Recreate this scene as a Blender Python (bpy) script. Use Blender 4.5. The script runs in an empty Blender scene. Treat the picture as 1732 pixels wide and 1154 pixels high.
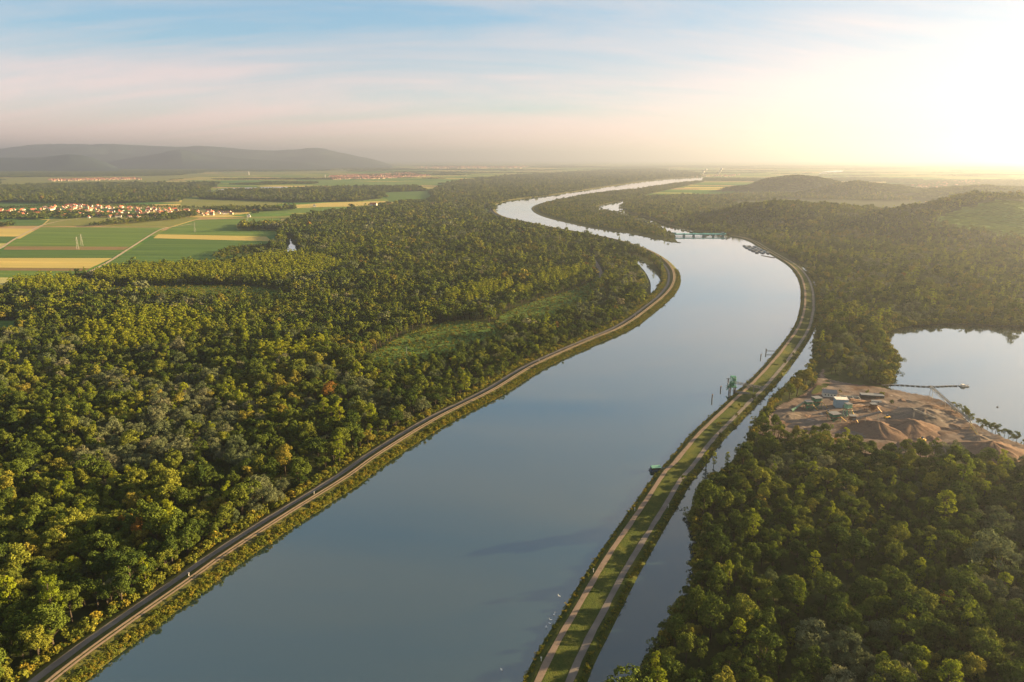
import bpy, bmesh, math, random
import numpy as np
from mathutils import Vector, Matrix
random.seed(7); rng = np.random.default_rng(11)
S = bpy.context.scene; COL = S.collection

# ------------------------------------------------------------------ camera
CAM_H = 240.0; FOC = 1732 * 24 / 36.0; PITCH = math.atan((577 - 268) / FOC)
cd = bpy.data.cameras.new('camera'); cam = bpy.data.objects.new('camera', cd); COL.objects.link(cam)
cd.lens = 24; cd.sensor_width = 36; cd.clip_start = 1; cd.clip_end = 300000
cam.location = (0, 0, CAM_H); cam.rotation_euler = (math.pi / 2 - PITCH, 0, 0)
S.camera = cam
# ------------------------------------------------------------------ sky and sun
SUN_AZ, SUN_EL = 77.0, 11.5
w = bpy.data.worlds.new('World'); S.world = w; w.use_nodes = True
nt = w.node_tree; N = nt.nodes; L = nt.links; bg = N['Background']
sky = N.new('ShaderNodeTexSky'); sky.sky_type = 'NISHITA'; sky.sun_disc = False
sky.sun_elevation = math.radians(SUN_EL); sky.sun_rotation = math.radians(SUN_AZ)
sky.altitude = 200; sky.air_density = 1.0; sky.dust_density = .25; sky.ozone_density = 3.0
bg.inputs['Strength'].default_value = 0.05
tc = N.new('ShaderNodeTexCoord'); sep = N.new('ShaderNodeSeparateXYZ'); L.new(tc.outputs['Generated'], sep.inputs[0])
def wm(op, a, b=None, c=None):
    n = N.new('ShaderNodeMath'); n.operation = op
    for i, v in enumerate((a, b, c)):
        if v is None: continue
        if isinstance(v, (int, float)): n.inputs[i].default_value = v
        else: L.new(v, n.inputs[i])
    return n.outputs[0]
zc = wm('MAXIMUM', sep.outputs[2], 0.0); dz = wm('ADD', zc, 0.24)
cmb = N.new('ShaderNodeCombineXYZ'); L.new(wm('DIVIDE', sep.outputs[0], dz), cmb.inputs[0]); L.new(wm('DIVIDE', sep.outputs[1], dz), cmb.inputs[1])
def wnoise(rot, scl, scale, detail, rough, dist, seed):
    m = N.new('ShaderNodeMapping'); m.inputs['Rotation'].default_value = (0, 0, math.radians(rot)); m.inputs['Scale'].default_value = scl
    m.inputs['Location'].default_value = (seed, seed * .7, 0)
    L.new(cmb.outputs[0], m.inputs[0])
    n = N.new('ShaderNodeTexNoise'); n.inputs['Scale'].default_value = scale; n.inputs['Detail'].default_value = detail
    n.inputs['Roughness'].default_value = rough; n.inputs['Distortion'].default_value = dist; L.new(m.outputs[0], n.inputs['Vector'])
    return n.outputs[0]
n1 = wnoise(48, (0.24, 1.0, 1), 2.1, 9, .64, .9, 9.9)      # streaky cirrus
n2 = wnoise(20, (0.45, 0.8, 1), 0.9, 3, .5, .4, 19.4)        # broad veils
n3 = wnoise(-30, (0.10, 1.2, 1), 2.4, 7, .62, .3, 1.7)
veil = wm('MULTIPLY', wm('POWER', wm('SUBTRACT', 1.0, zc), 8.0), .42)     # a thin veil thickens along a low slant
hi = N.new('ShaderNodeMapRange'); hi.interpolation_type = 'SMOOTHSTEP'; hi.inputs[1].default_value = .14; hi.inputs[2].default_value = .34; hi.inputs[3].default_value = 0; hi.inputs[4].default_value = .20; L.new(zc, hi.inputs[0])   # the cirrus sheet closes up overhead
veil = wm('ADD', veil, hi.outputs[0])
cov = wm('ADD', wm('ADD', veil, wm('MULTIPLY', n1, .95)), wm('ADD', wm('MULTIPLY', n2, .60), wm('MULTIPLY', n3, .55)))
rmp = N.new('ShaderNodeMapRange'); rmp.inputs[1].default_value = .95; rmp.inputs[2].default_value = 1.36
rmp.inputs[3].default_value = 0.05; rmp.inputs[4].default_value = .95; L.new(cov, rmp.inputs[0])
gam = N.new('ShaderNodeGamma'); gam.inputs[1].default_value = .44; L.new(sky.outputs[0], gam.inputs[0])     # compresses the sky's brightness range, toning down the glow on the sun side
sat = N.new('ShaderNodeHueSaturation'); sat.inputs['Saturation'].default_value = 1.85; sat.inputs['Value'].default_value = 1.50; L.new(gam.outputs[0], sat.inputs['Color'])
bw = N.new('ShaderNodeRGBToBW'); L.new(sat.outputs[0], bw.inputs[0])
ccol = N.new('ShaderNodeMixRGB'); ccol.blend_type = 'MULTIPLY'; ccol.inputs[0].default_value = 1
zr = N.new('ShaderNodeValToRGB'); zr.color_ramp.elements[0].position = .0; zr.color_ramp.elements[0].color = (.92, .66, .52, 1); zr.color_ramp.elements[1].position = .34; zr.color_ramp.elements[1].color = (.98, 1.06, 1.06, 1)
em = zr.color_ramp.elements.new(.13); em.color = (.86, .79, .77, 1)
L.new(zc, zr.inputs[0]); zs = N.new('ShaderNodeMixRGB'); zs.blend_type = 'MULTIPLY'; zs.inputs[0].default_value = 1; zs.inputs[2].default_value = (1.66, 1.63, 1.70, 1); L.new(zr.outputs[0], zs.inputs[1]); L.new(zs.outputs[0], ccol.inputs[2]); L.new(bw.outputs[0], ccol.inputs[1])
mixs = N.new('ShaderNodeMixRGB'); L.new(rmp.outputs[0], mixs.inputs[0]); L.new(sat.outputs[0], mixs.inputs[1]); L.new(ccol.outputs[0], mixs.inputs[2])
L.new(mixs.outputs[0], bg.inputs[0])

sd = bpy.data.lights.new('sun', 'SUN'); sun = bpy.data.objects.new('sun', sd); COL.objects.link(sun)
sd.energy = 5.0; sd.angle = math.radians(.6); sd.color = (1.0, .70, .34)
a, e = math.radians(SUN_AZ), math.radians(SUN_EL)
SUNV = Vector((math.sin(a) * math.cos(e), math.cos(a) * math.cos(e), math.sin(e)))
sun.rotation_euler = SUNV.to_track_quat('Z', 'Y').to_euler(); sun.location = (0, 0, 500)
S.view_settings.view_transform = 'Standard'; S.view_settings.look = 'None'; S.view_settings.gamma = 1
S.view_settings.use_curve_mapping = False; S.view_settings.exposure = 2.55
S.render.engine = 'CYCLES'
cy = S.cycles; cy.max_bounces = 5; cy.diffuse_bounces = 2; cy.glossy_bounces = 2; cy.transmission_bounces = 2
cy.volume_bounces = 0; cy.transparent_max_bounces = 4; cy.caustics_reflective = False; cy.caustics_refractive = False
cy.use_denoising = True

# ------------------------------------------------------------------ plan helpers (photo pixel -> point on the land)
CP, SP = math.cos(PITCH), math.sin(PITCH)
def at(px, py, z=0.0):
    x = (px - 866) / FOC; y = (577 - py) / FOC
    t = (z - CAM_H) / (-SP + y * CP)
    return (x * t, (CP + y * SP) * t)
def world_at(px, py, Y):          # point on the pixel's ray at forward distance Y
    x = (px - 866) / FOC; y = (577 - py) / FOC; t = Y / (CP + y * SP)
    return (x * t, Y, CAM_H + (-SP + y * CP) * t)
def proj(p):
    p = np.asarray(p, float); zz = p[..., 2] - CAM_H
    dep = p[..., 1] * CP - zz * SP; up = p[..., 1] * SP + zz * CP
    dep_ = np.where(dep > 1, dep, 1)
    return 866 + FOC * p[..., 0] / dep_, 577 - FOC * up / dep_, dep
def A(pts, z=0.0): return [at(x, y, z) for x, y in pts]
def smooth(pts, n=6, closed=False):
    P = [np.array(p, float) for p in pts]; out = []; m = len(P)
    rngi = range(m) if closed else range(m - 1)
    for i in rngi:
        if closed: p0, p1, p2, p3 = P[i - 1], P[i], P[(i + 1) % m], P[(i + 2) % m]
        else: p0, p1, p2, p3 = P[max(i - 1, 0)], P[i], P[i + 1], P[min(i + 2, m - 1)]
        for k in range(n):
            t = k / n
            out.append(.5 * ((2 * p1) + (-p0 + p2) * t + (2 * p0 - 5 * p1 + 4 * p2 - p3) * t * t + (-p0 + 3 * p1 - 3 * p2 + p3) * t ** 3))
    if not closed: out.append(P[-1])
    return [tuple(p) for p in out]
def offset(line, d):              # to the left of the walking direction for d > 0
    P = np.array(line, float); T = np.gradient(P, axis=0); T /= np.linalg.norm(T, axis=1)[:, None] + 1e-9
    return [tuple(p) for p in P + d * np.stack([-T[:, 1], T[:, 0]], 1)]
def inside(poly, pts):
    poly = np.asarray(poly, float); x, y = pts[:, 0], pts[:, 1]; r = np.zeros(len(pts), bool)
    j = len(poly) - 1
    for i in range(len(poly)):
        xi, yi = poly[i]; xj, yj = poly[j]
        if yi != yj:
            r ^= ((yi > y) != (yj > y)) & (x < (xj - xi) * (y - yi) / (yj - yi) + xi)
        j = i
    return r
def near_line(line, pts, d):      # points nearer than d to a polyline
    line = np.asarray(line, float); m = np.zeros(len(pts), bool)
    for p, q in zip(line[:-1], line[1:]):
        v = q - p; L2 = (v ** 2).sum() + 1e-9
        t = np.clip(((pts - p) @ v) / L2, 0, 1)
        m |= (((pts - p - t[:, None] * v) ** 2).sum(1) < d * d)
    return m
# value noise in the plane for patches of forest
_perm = rng.random((64, 64))
def vnoise(x, y):
    xi = np.floor(x).astype(int); yi = np.floor(y).astype(int); fx = x - xi; fy = y - yi
    fx = fx * fx * (3 - 2 * fx); fy = fy * fy * (3 - 2 * fy)
    g = lambda a, b: _perm[a % 64, b % 64]
    return (g(xi, yi) * (1 - fx) + g(xi + 1, yi) * fx) * (1 - fy) + (g(xi, yi + 1) * (1 - fx) + g(xi + 1, yi + 1) * fx) * fy
def fbm(x, y, o=4):
    s = 0; a = .5
    for i in range(o): s = s + a * vnoise(x * 2 ** i + 17.3 * i, y * 2 ** i + 5.1 * i); a *= .5
    return s / (1 - .5 ** o)

# hills on the right: ridge lines (x, y, height) with their front and back widths
def ridge(pts, Y): return np.array([world_at(x, y, Y + 40 * math.sin(x * .03)) for x, y in pts])
RIDGES = [(ridge([(1215, 372), (1250, 358), (1290, 347), (1332, 344), (1378, 348), (1464, 357), (1533, 363), (1580, 362)], 2650), 560, 450),
          (ridge([(1520, 368), (1560, 362), (1590, 357), (1616, 348), (1667, 335), (1701, 335), (1760, 339), (1900, 345), (2100, 345)], 2350), 620, 450),
          (ridge([(1560, 342), (1600, 333), (1640, 322), (1667, 317), (1732, 319), (1850, 320), (2100, 318)], 4200), 600, 700),
          (ridge([(1270, 314), (1290, 309), (1310, 303), (1335, 299), (1372, 299), (1395, 304), (1425, 311), (1450, 315)], 5200), 300, 320),
          (ridge([(1415, 319), (1432, 311), (1455, 308), (1480, 311), (1530, 318)], 4600), 260, 300),
          (ridge([(1860, 300), (2000, 292), (2200, 290)], 6500), 900, 900)]
WATERSIDE = A([(1060, 338), (1064, 361), (1097, 370), (1116, 378), (1139, 384), (1162, 390), (1180, 392), (1200, 394), (1217, 395), (1234, 397), (1250, 403), (1286, 421), (1311, 436), (1345, 464), (1354, 512), (1348, 540), (1500, 560), (1560, 550), (1620, 548), (1690, 551), (1760, 552), (1850, 554), (1950, 560)])
def height(x, y):
    x = np.asarray(x, float); y = np.asarray(y, float); h = np.zeros_like(x)
    for R, wf, wb in RIDGES:
        best = np.zeros_like(x)
        for p, q in zip(R[:-1], R[1:]):
            v = (q - p)[:2]; L2 = (v ** 2).sum()
            t = np.clip(((x - p[0]) * v[0] + (y - p[1]) * v[1]) / L2, 0, 1)
            dx = x - p[0] - t * v[0]; dy = y - p[1] - t * v[1]; d = np.hypot(dx, dy)
            wd = np.where(dy < 0, wf, wb); zz = np.maximum(p[2] + t * (q[2] - p[2]), 0)
            u = np.clip(d / wd, 0, 1); f = (1 - u * u * (3 - 2 * u))
            best = np.maximum(best, zz * f)
        h = np.maximum(h, best)
    if not np.any(h > 0): return h
    k = h > 0; d = np.full(x[k].shape, 1e9)
    for wx, wy in WATERSIDE: d = np.minimum(d, np.hypot(x[k] - wx, y[k] - wy))
    u = np.clip((d - 60) / 380, 0, 1); h[k] *= u * u * (3 - 2 * u) * (0.86 + .28 * fbm(x[k] / 160, y[k] / 160, 3))
    return h
def hz(x, y): return float(height(np.array([x]), np.array([y]))[0])
def at_land(px, py):              # pixel ray marched down to the hilly land
    x = (px - 866) / FOC; y = (577 - py) / FOC
    Y = np.linspace(300, 9000, 1600); t = Y / (CP + y * SP); X = x * t; Z = CAM_H + (-SP + y * CP) * t
    k = np.where(Z <= height(X, Y) + .01)[0]
    return (X[k[0]], Y[k[0]]) if len(k) else at(px, py)

# ------------------------------------------------------------------ mesh helpers
def link(o, parent=None):
    COL.objects.link(o)
    if parent: o.parent = parent
    return o
def mesh_obj(name, verts, faces, mat=None, parent=None, smooth_=False):
    me = bpy.data.meshes.new(name); me.from_pydata([tuple(map(float, v)) for v in verts], [], faces); me.update()
    if mat: me.materials.append(mat)
    if smooth_: me.shade_smooth()
    return link(bpy.data.objects.new(name, me), parent)
def tag(o, label=None, cat=None, group=None, kind=None):
    if label: o['label'] = label
    if cat: o['category'] = cat
    if group: o['group'] = group
    if kind: o['kind'] = kind
    return o
def empty(name, loc=(0, 0, 0), rz=0):
    o = bpy.data.objects.new(name, None); o.location = loc; o.rotation_euler = (0, 0, rz); COL.objects.link(o); return o
def sheet(name, poly, z, mat, kind='structure'):
    o = mesh_obj(name, [(p[0], p[1], z) for p in poly], [list(range(len(poly)))], mat)
    if o.data.polygons[0].normal.z < 0: o.data.flip_normals()
    if kind: o['kind'] = kind
    return o
def loft(name, line, profile, mat, kind='structure', wob=0.0, parent=None, side=1):
    # profile: (offset to the left of the line, z)
    vs = []; fs = []; m = len(profile)
    lines = [np.array(offset(line, side * o)) for o, z in profile]
    n = len(line)
    for i in range(n):
        for k, (o, z) in enumerate(profile):
            wv = wob * (fbm(np.array([lines[k][i, 0] / 9]), np.array([lines[k][i, 1] / 9]), 3)[0] - .5)
            vs.append((lines[k][i, 0], lines[k][i, 1], z + (wv if 0 < k < m - 1 else 0)))
    for i in range(n - 1):
        for k in range(m - 1):
            q = [i * m + k, i * m + k + 1, (i + 1) * m + k + 1, (i + 1) * m + k]
            fs.append(q if side < 0 else q[::-1])
    o = mesh_obj(name, vs, fs, mat, parent, True)
    if kind: o['kind'] = kind
    return o
def resample(line, step):
    P = np.array(line, float); d = np.r_[0, np.cumsum(np.linalg.norm(np.diff(P, axis=0), axis=1))]
    s = np.linspace(0, d[-1], max(2, int(d[-1] / step)))
    return [tuple(p) for p in np.stack([np.interp(s, d, P[:, 0]), np.interp(s, d, P[:, 1])], 1)]
class MB:                          # collects boxes, bars and lofts for one mesh
    def __init__(s): s.v = []; s.f = []
    def box(s, c, d, rz=0, taper=1.0):
        b = len(s.v); ca, sa = math.cos(rz), math.sin(rz)
        for zz in (-1, 1):
            k = 1 if zz < 0 else taper
            for xx, yy in ((-1, -1), (1, -1), (1, 1), (-1, 1)):
                x, y = xx * d[0] / 2 * k, yy * d[1] / 2 * k
                s.v.append((c[0] + x * ca - y * sa, c[1] + x * sa + y * ca, c[2] + zz * d[2] / 2))
        s.f += [[b + i for i in q] for q in ((3, 2, 1, 0), (4, 5, 6, 7), (0, 1, 5, 4), (1, 2, 6, 5), (2, 3, 7, 6), (3, 0, 4, 7))]
        return s
    def bar(s, p, q, wd, n=4, w2=None):
        p, q = Vector(p), Vector(q); d = (q - p).normalized(); u = d.orthogonal().normalized(); v = d.cross(u); b = len(s.v)
        for c, r in ((p, wd / 2), (q, (w2 or wd) / 2)):
            for i in range(n):
                t = 2 * math.pi * (i + .5) / n; s.v.append(tuple(c + (u * math.cos(t) + v * math.sin(t)) * r * 1.2))
        for i in range(n): s.f.append([b + i, b + (i + 1) % n, b + n + (i + 1) % n, b + n + i])
        s.f.append([b + n + i for i in range(n)]); s.f.append([b + i for i in range(n)][::-1])
        return s
    def poly(s, pts, faces):
        b = len(s.v); s.v += [tuple(p) for p in pts]; s.f += [[b + i for i in f] for f in faces]; return s
    def lattice(s, p, q, wd, bw, n):   # square lattice mast or boom
        p, q = Vector(p), Vector(q); d = (q - p).normalized(); u = d.cross(Vector((0, 0, 1)))
        u = (u if u.length > .1 else Vector((1, 0, 0))).normalized(); v = d.cross(u)
        cor = lambda c, i, ww: c + (u * (1, -1, -1, 1)[i] + v * (1, 1, -1, -1)[i]) * ww / 2
        ws = wd if isinstance(wd, tuple) else (wd, wd)
        for i in range(4): s.bar(cor(p, i, ws[0]), cor(q, i, ws[1]), bw)
        for k in range(n):
            a0, a1 = k / n, (k + 1) / n; w0 = ws[0] + (ws[1] - ws[0]) * a0; w1 = ws[0] + (ws[1] - ws[0]) * a1
            for i in range(4):
                j = (i + 1) % 4; s.bar(cor(p.lerp(q, a0), i if k % 2 else j, w0), cor(p.lerp(q, a1), j if k % 2 else i, w1), bw * .7)
        return s
    def build(s, name, mat, parent=None, bevel=0):
        o = mesh_obj(name, s.v, s.f, mat, parent)
        if bevel:
            m = o.modifiers.new('bevel', 'BEVEL'); m.width = bevel; m.segments = 2
        return o

# ------------------------------------------------------------------ materials
def newmat(name):
    m = bpy.data.materials.new(name); m.use_nodes = True; t = m.node_tree; b = t.nodes['Principled BSDF']; b.inputs['Roughness'].default_value = .9
    b.inputs['Specular IOR Level'].default_value = .15
    return m, t, b
def plain(name, c, rough=.7, spec=.3, metal=0, var=.25, scale=.6):
    m, t, b = newmat(name); b.inputs['Roughness'].default_value = rough; b.inputs['Specular IOR Level'].default_value = spec; b.inputs['Metallic'].default_value = metal
    g = t.nodes.new('ShaderNodeNewGeometry'); n = t.nodes.new('ShaderNodeTexNoise'); n.inputs['Scale'].default_value = scale; n.inputs['Detail'].default_value = 5
    t.links.new(g.outputs['Position'], n.inputs['Vector'])
    r = t.nodes.new('ShaderNodeValToRGB'); r.color_ramp.elements[0].position = .3; r.color_ramp.elements[1].position = .7
    r.color_ramp.elements[0].color = (*[x * (1 - var) for x in c], 1); r.color_ramp.elements[1].color = (*[min(1, x * (1 + var)) for x in c], 1)
    t.links.new(n.outputs[0], r.inputs[0]); t.links.new(r.outputs[0], b.inputs['Base Color'])
    return m
def blend(name, layers, bump=0.0, bscale=1.0, rough=.95):
    # layers: list of (scale, stretch, low, high, colour) laid over the first colour by noise
    m, t, b = newmat(name); b.inputs['Roughness'].default_value = rough; b.inputs['Specular IOR Level'].default_value = .05
    g = t.nodes.new('ShaderNodeNewGeometry'); cur = None
    for i, (sc, stretch, rot, lo, hi, c) in enumerate(layers):
        if i == 0:
            rgb = t.nodes.new('ShaderNodeRGB'); rgb.outputs[0].default_value = (*c, 1); cur = rgb.outputs[0]; continue
        mp = t.nodes.new('ShaderNodeMapping'); mp.vector_type = 'TEXTURE'; mp.inputs['Rotation'].default_value = (0, 0, math.radians(rot)); mp.inputs['Scale'].default_value = (stretch, 1, 1); mp.inputs['Location'].default_value = (i * 31.7, i * 11.3, 0)
        n = t.nodes.new('ShaderNodeTexNoise'); n.inputs['Scale'].default_value = sc; n.inputs['Detail'].default_value = 5; n.inputs['Roughness'].default_value = .6
        t.links.new(g.outputs['Position'], mp.inputs[0]); t.links.new(mp.outputs[0], n.inputs['Vector'])
        mr = t.nodes.new('ShaderNodeMapRange'); mr.inputs[1].default_value = lo; mr.inputs[2].default_value = hi; t.links.new(n.outputs[0], mr.inputs[0])
        mx = t.nodes.new('ShaderNodeMixRGB'); mx.inputs[2].default_value = (*c, 1); t.links.new(mr.outputs[0], mx.inputs[0]); t.links.new(cur, mx.inputs[1]); cur = mx.outputs[0]
    t.links.new(cur, b.inputs['Base Color'])
    if bump:
        n = t.nodes.new('ShaderNodeTexNoise'); n.inputs['Scale'].default_value = bscale; n.inputs['Detail'].default_value = 6; t.links.new(g.outputs['Position'], n.inputs['Vector'])
        bp = t.nodes.new('ShaderNodeBump'); bp.inputs['Strength'].default_value = 1; bp.inputs['Distance'].default_value = bump; t.links.new(n.outputs[0], bp.inputs['Height']); t.links.new(bp.outputs[0], b.inputs['Normal'])
    return m
def water(name, body, rough=.03, ior=1.45, coat=2.4):
    m, t, b = newmat(name); b.inputs['Coat Weight'].default_value = 1 if coat else 0; b.inputs['Coat IOR'].default_value = coat or 1.5; b.inputs['Coat Roughness'].default_value = rough; b.inputs['Specular IOR Level'].default_value = .5; b.inputs['IOR'].default_value = ior
    g = t.nodes.new('ShaderNodeNewGeometry')
    n = t.nodes.new('ShaderNodeTexNoise'); n.inputs['Scale'].default_value = .006; n.inputs['Detail'].default_value = 5; n.inputs['Distortion'].default_value = 1.2
    mp = t.nodes.new('ShaderNodeMapping'); mp.vector_type = 'TEXTURE'; mp.inputs['Rotation'].default_value = (0, 0, math.radians(62)); mp.inputs['Scale'].default_value = (2.6, 1, 1)
    t.links.new(g.outputs['Position'], mp.inputs[0]); t.links.new(mp.outputs[0], n.inputs['Vector'])
    r = t.nodes.new('ShaderNodeMapRange'); r.inputs[1].default_value = .35; r.inputs[2].default_value = .7; r.inputs[3].default_value = rough; r.inputs[4].default_value = rough + .09
    t.links.new(n.outputs[0], r.inputs[0]); t.links.new(r.outputs[0], b.inputs['Roughness'])
    mx = t.nodes.new('ShaderNodeMixRGB'); mx.inputs[1].default_value = (*body, 1); mx.inputs[2].default_value = (*[x * 1.18 for x in body], 1); t.links.new(n.outputs[0], mx.inputs[0]); t.links.new(mx.outputs[0], b.inputs['Base Color'])
    n2 = t.nodes.new('ShaderNodeTexNoise'); n2.inputs['Scale'].default_value = .35; n2.inputs['Detail'].default_value = 4; t.links.new(g.outputs['Position'], n2.inputs['Vector'])
    mp3 = t.nodes.new('ShaderNodeMapping'); mp3.vector_type = 'TEXTURE'; mp3.inputs['Rotation'].default_value = (0, 0, math.radians(64)); mp3.inputs['Scale'].default_value = (9, 1, 1)
    n3 = t.nodes.new('ShaderNodeTexNoise'); n3.inputs['Scale'].default_value = .02; n3.inputs['Detail'].default_value = 6; n3.inputs['Distortion'].default_value = .8; t.links.new(g.outputs['Position'], mp3.inputs[0]); t.links.new(mp3.outputs[0], n3.inputs['Vector'])
    r3 = t.nodes.new('ShaderNodeMapRange'); r3.inputs[1].default_value = .42; r3.inputs[2].default_value = .66; r3.inputs[3].default_value = .012; r3.inputs[4].default_value = .085; t.links.new(n3.outputs[0], r3.inputs[0])   # current streaks and cat's-paws
    bp = t.nodes.new('ShaderNodeBump'); bp.inputs['Strength'].default_value = .5; t.links.new(r3.outputs[0], bp.inputs['Distance']); t.links.new(n2.outputs[0], bp.inputs['Height']); t.links.new(bp.outputs[0], b.inputs['Normal']); t.links.new(bp.outputs[0], b.inputs['Coat Normal'])
    return m
def leaf(name, stops, trans=.17):
    m = bpy.data.materials.new(name); m.use_nodes = True; t = m.node_tree; t.nodes.clear(); nd = t.nodes.new; lk = t.links.new
    at_ = nd('ShaderNodeAttribute'); at_.attribute_type = 'INSTANCER'; at_.attribute_name = 'tint'
    r = nd('ShaderNodeValToRGB'); r.color_ramp.interpolation = 'LINEAR'
    while len(r.color_ramp.elements) < len(stops): r.color_ramp.elements.new(.5)
    for el, (p, c) in zip(r.color_ramp.elements, stops): el.position = p; el.color = (*c, 1)
    lk(at_.outputs['Fac'], r.inputs[0])
    g = nd('ShaderNodeNewGeometry'); hsv = nd('ShaderNodeHueSaturation')
    mr = nd('ShaderNodeMapRange'); mr.inputs[3].default_value = .62; mr.inputs[4].default_value = 1.38; lk(g.outputs['Random Per Island'], mr.inputs[0])
    lk(mr.outputs[0], hsv.inputs['Value']); lk(r.outputs[0], hsv.inputs['Color'])
    d = nd('ShaderNodeBsdfDiffuse'); tr = nd('ShaderNodeBsdfTranslucent'); mx = nd('ShaderNodeMixShader'); out = nd('ShaderNodeOutputMaterial')
    lk(hsv.outputs[0], d.inputs[0]); lk(hsv.outputs[0], tr.inputs[0]); mx.inputs[0].default_value = trans
    lk(d.outputs[0], mx.inputs[1]); lk(tr.outputs[0], mx.inputs[2]); lk(mx.outputs[0], out.inputs[0])
    return m
M = {}
M['floor'] = blend('forest_floor', [(0, 1, 0, 0, 1, (.030, .040, .014)), (.05, 1, 0, .45, .6, (.045, .062, .016)), (.4, 1, 0, .5, .7, (.022, .024, .010))], .3, .5)
M['levee_l'] = blend('levee_grass', [(0, 1, 0, 0, 1, (.085, .085, .026)), (.25, 1, 0, .45, .65, (.060, .070, .020)), (.06, 3, 62, .45, .7, (.12, .10, .035)), (1.4, 1, 0, .5, .75, (.045, .055, .016))], .35, 1.2)
M['levee_r'] = blend('dike_grass', [(0, 1, 0, 0, 1, (.046, .062, .015)), (.10, 1, 0, .45, .62, (.068, .075, .018)), (.5, 1, 0, .5, .7, (.030, .042, .011)), (.04, 2, 62, .58, .7, (.095, .09, .022)), (2, 1, 0, .5, .7, (.026, .036, .010))], .4, 1.4)  # greens darkened in the colour to stand for shade from the right forest
M['asphalt'] = plain('old_asphalt', (.135, .118, .105), .85, .2, var=.18, scale=.15)
M['track'] = blend('gravel_track', [(0, 1, 0, 0, 1, (.26, .19, .135)), (.2, 1, 0, .5, .7, (.20, .16, .11)), (.7, 2, 62, .55, .7, (.14, .12, .06))])
M['path'] = blend('pale_track', [(0, 1, 0, 0, 1, (.19, .145, .115)), (.25, 1, 0, .5, .7, (.13, .105, .08))])
M['dirt_road'] = plain('dirt_road', (.36, .29, .20), .95, .05, var=.15, scale=.05)
M['river'] = water('river_water', (.012, .028, .025), .025)
M['canal'] = water('canal_water', (.016, .032, .036), .02, 1.4, 1.7)
M['lake'] = water('lake_water', (.016, .026, .023), .03)
M['sand'] = blend('gravel_yard', [(0, 1, 0, 0, 1, (.12, .092, .080)), (.03, 1, 0, .45, .65, (.16, .13, .115)), (.05, 3, 20, .5, .62, (.095, .055, .038)), (.12, 1, 0, .60, .7, (.28, .25, .23)), (.3, 1, 0, .5, .75, (.07, .055, .045))], .5, .3)
M['pile_grey'] = blend('grey_gravel', [(0, 1, 0, 0, 1, (.13, .105, .090)), (.15, 1, 0, .45, .7, (.09, .075, .062)), (1.0, 1, 0, .5, .7, (.16, .135, .115))], .35, .8)
M['pile_red'] = blend('ochre_gravel', [(0, 1, 0, 0, 1, (.135, .088, .066)), (.15, 1, 0, .45, .7, (.095, .066, .052)), (1.0, 1, 0, .5, .7, (.17, .12, .092))], .35, .8)
def field_mat(name, c, c2, rot, scale=.02):
    return blend(name, [(0, 1, 0, 0, 1, c), (scale, 25, rot, .40, .60, c2), (.004, 3, rot, .4, .7, tuple((x + y) / 2 * .9 for x, y in zip(c, c2))), (.12, 40, rot, .50, .62, tuple(x * .72 for x in c))])
M['crop'] = field_mat('green_crop', (.085, .150, .032), (.135, .195, .042), -4)
M['crop2'] = field_mat('deep_green_crop', (.060, .120, .030), (.095, .155, .036), -4)
M['olive'] = field_mat('olive_meadow', (.16, .18, .045), (.19, .19, .055), -4)
M['wheat'] = field_mat('ripe_wheat', (.50, .38, .12), (.36, .31, .10), -4)
M['pale'] = field_mat('pale_barley', (.32, .31, .12), (.38, .34, .13), -4)
M['soil'] = field_mat('bare_soil', (.22, .145, .075), (.16, .13, .05), -4)
M['meadow'] = blend('meadow', [(0, 1, 0, 0, 1, (.095, .16, .034)), (.03, 1, 0, .45, .65, (.13, .18, .04)), (.2, 1, 0, .5, .7, (.065, .11, .025))], .4, .5)
M['white'] = plain('white_render', (.58, .55, .50), .8, .2, var=.1)
M['cream'] = plain('cream_render', (.48, .40, .30), .8, .2, var=.1)
M['roof_a'] = plain('red_tile', (.34, .105, .06), .8, .2, var=.25)
M['roof_b'] = plain('brown_tile', (.26, .115, .075), .8, .2, var=.25)
M['roof_c'] = plain('dark_tile', (.12, .085, .08), .8, .2, var=.2)
M['slate'] = plain('grey_roof', (.16, .17, .18), .6, .3, var=.12)
M['teal'] = plain('teal_paint', (.12, .46, .42), .55, .4, var=.1)
M['teal_dark'] = plain('dark_teal_paint', (.045, .17, .19), .6, .4, var=.15)
M['green_paint'] = plain('green_paint', (.035, .17, .10), .5, .4, var=.25)
M['green_pale'] = plain('pale_green_paint', (.16, .36, .26), .5, .4, var=.2)
M['steel'] = plain('dull_steel', (.17, .17, .165), .55, .4, .3, var=.2)
M['galv'] = plain('galvanised_steel', (.20, .20, .19), .5, .4, .2, var=.1)
M['rust'] = plain('rusty_steel', (.16, .085, .05), .8, .2, var=.3)
M['dark'] = plain('dark_timber', (.045, .04, .036), .8, .2, var=.2)
M['concrete'] = plain('weathered_concrete', (.33, .32, .29), .9, .1, var=.18)
M['blue_hull'] = plain('blue_hull', (.05, .085, .15), .5, .4, var=.2)
M['blue_clad'] = plain('blue_grey_cladding', (.22, .33, .42), .6, .3, var=.08)
M['glass'] = plain('dark_glass', (.03, .04, .05), .1, .6, var=.1)
M['swan'] = plain('white_feathers', (.80, .79, .76), .8, .2, var=.04)
M['yellow'] = plain('yellow_paint', (.55, .33, .04), .5, .4, var=.15)
M['bark'] = plain('bark', (.055, .045, .035), .9, .1, var=.3, scale=1.5)
M['mountain'] = blend('wooded_mountain', [(0, 1, 0, 0, 1, (.026, .044, .040)), (.0011, 1, 0, .5, .6, (.036, .056, .046)), (.004, 1, 0, .55, .7, (.02, .036, .034))])
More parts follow.
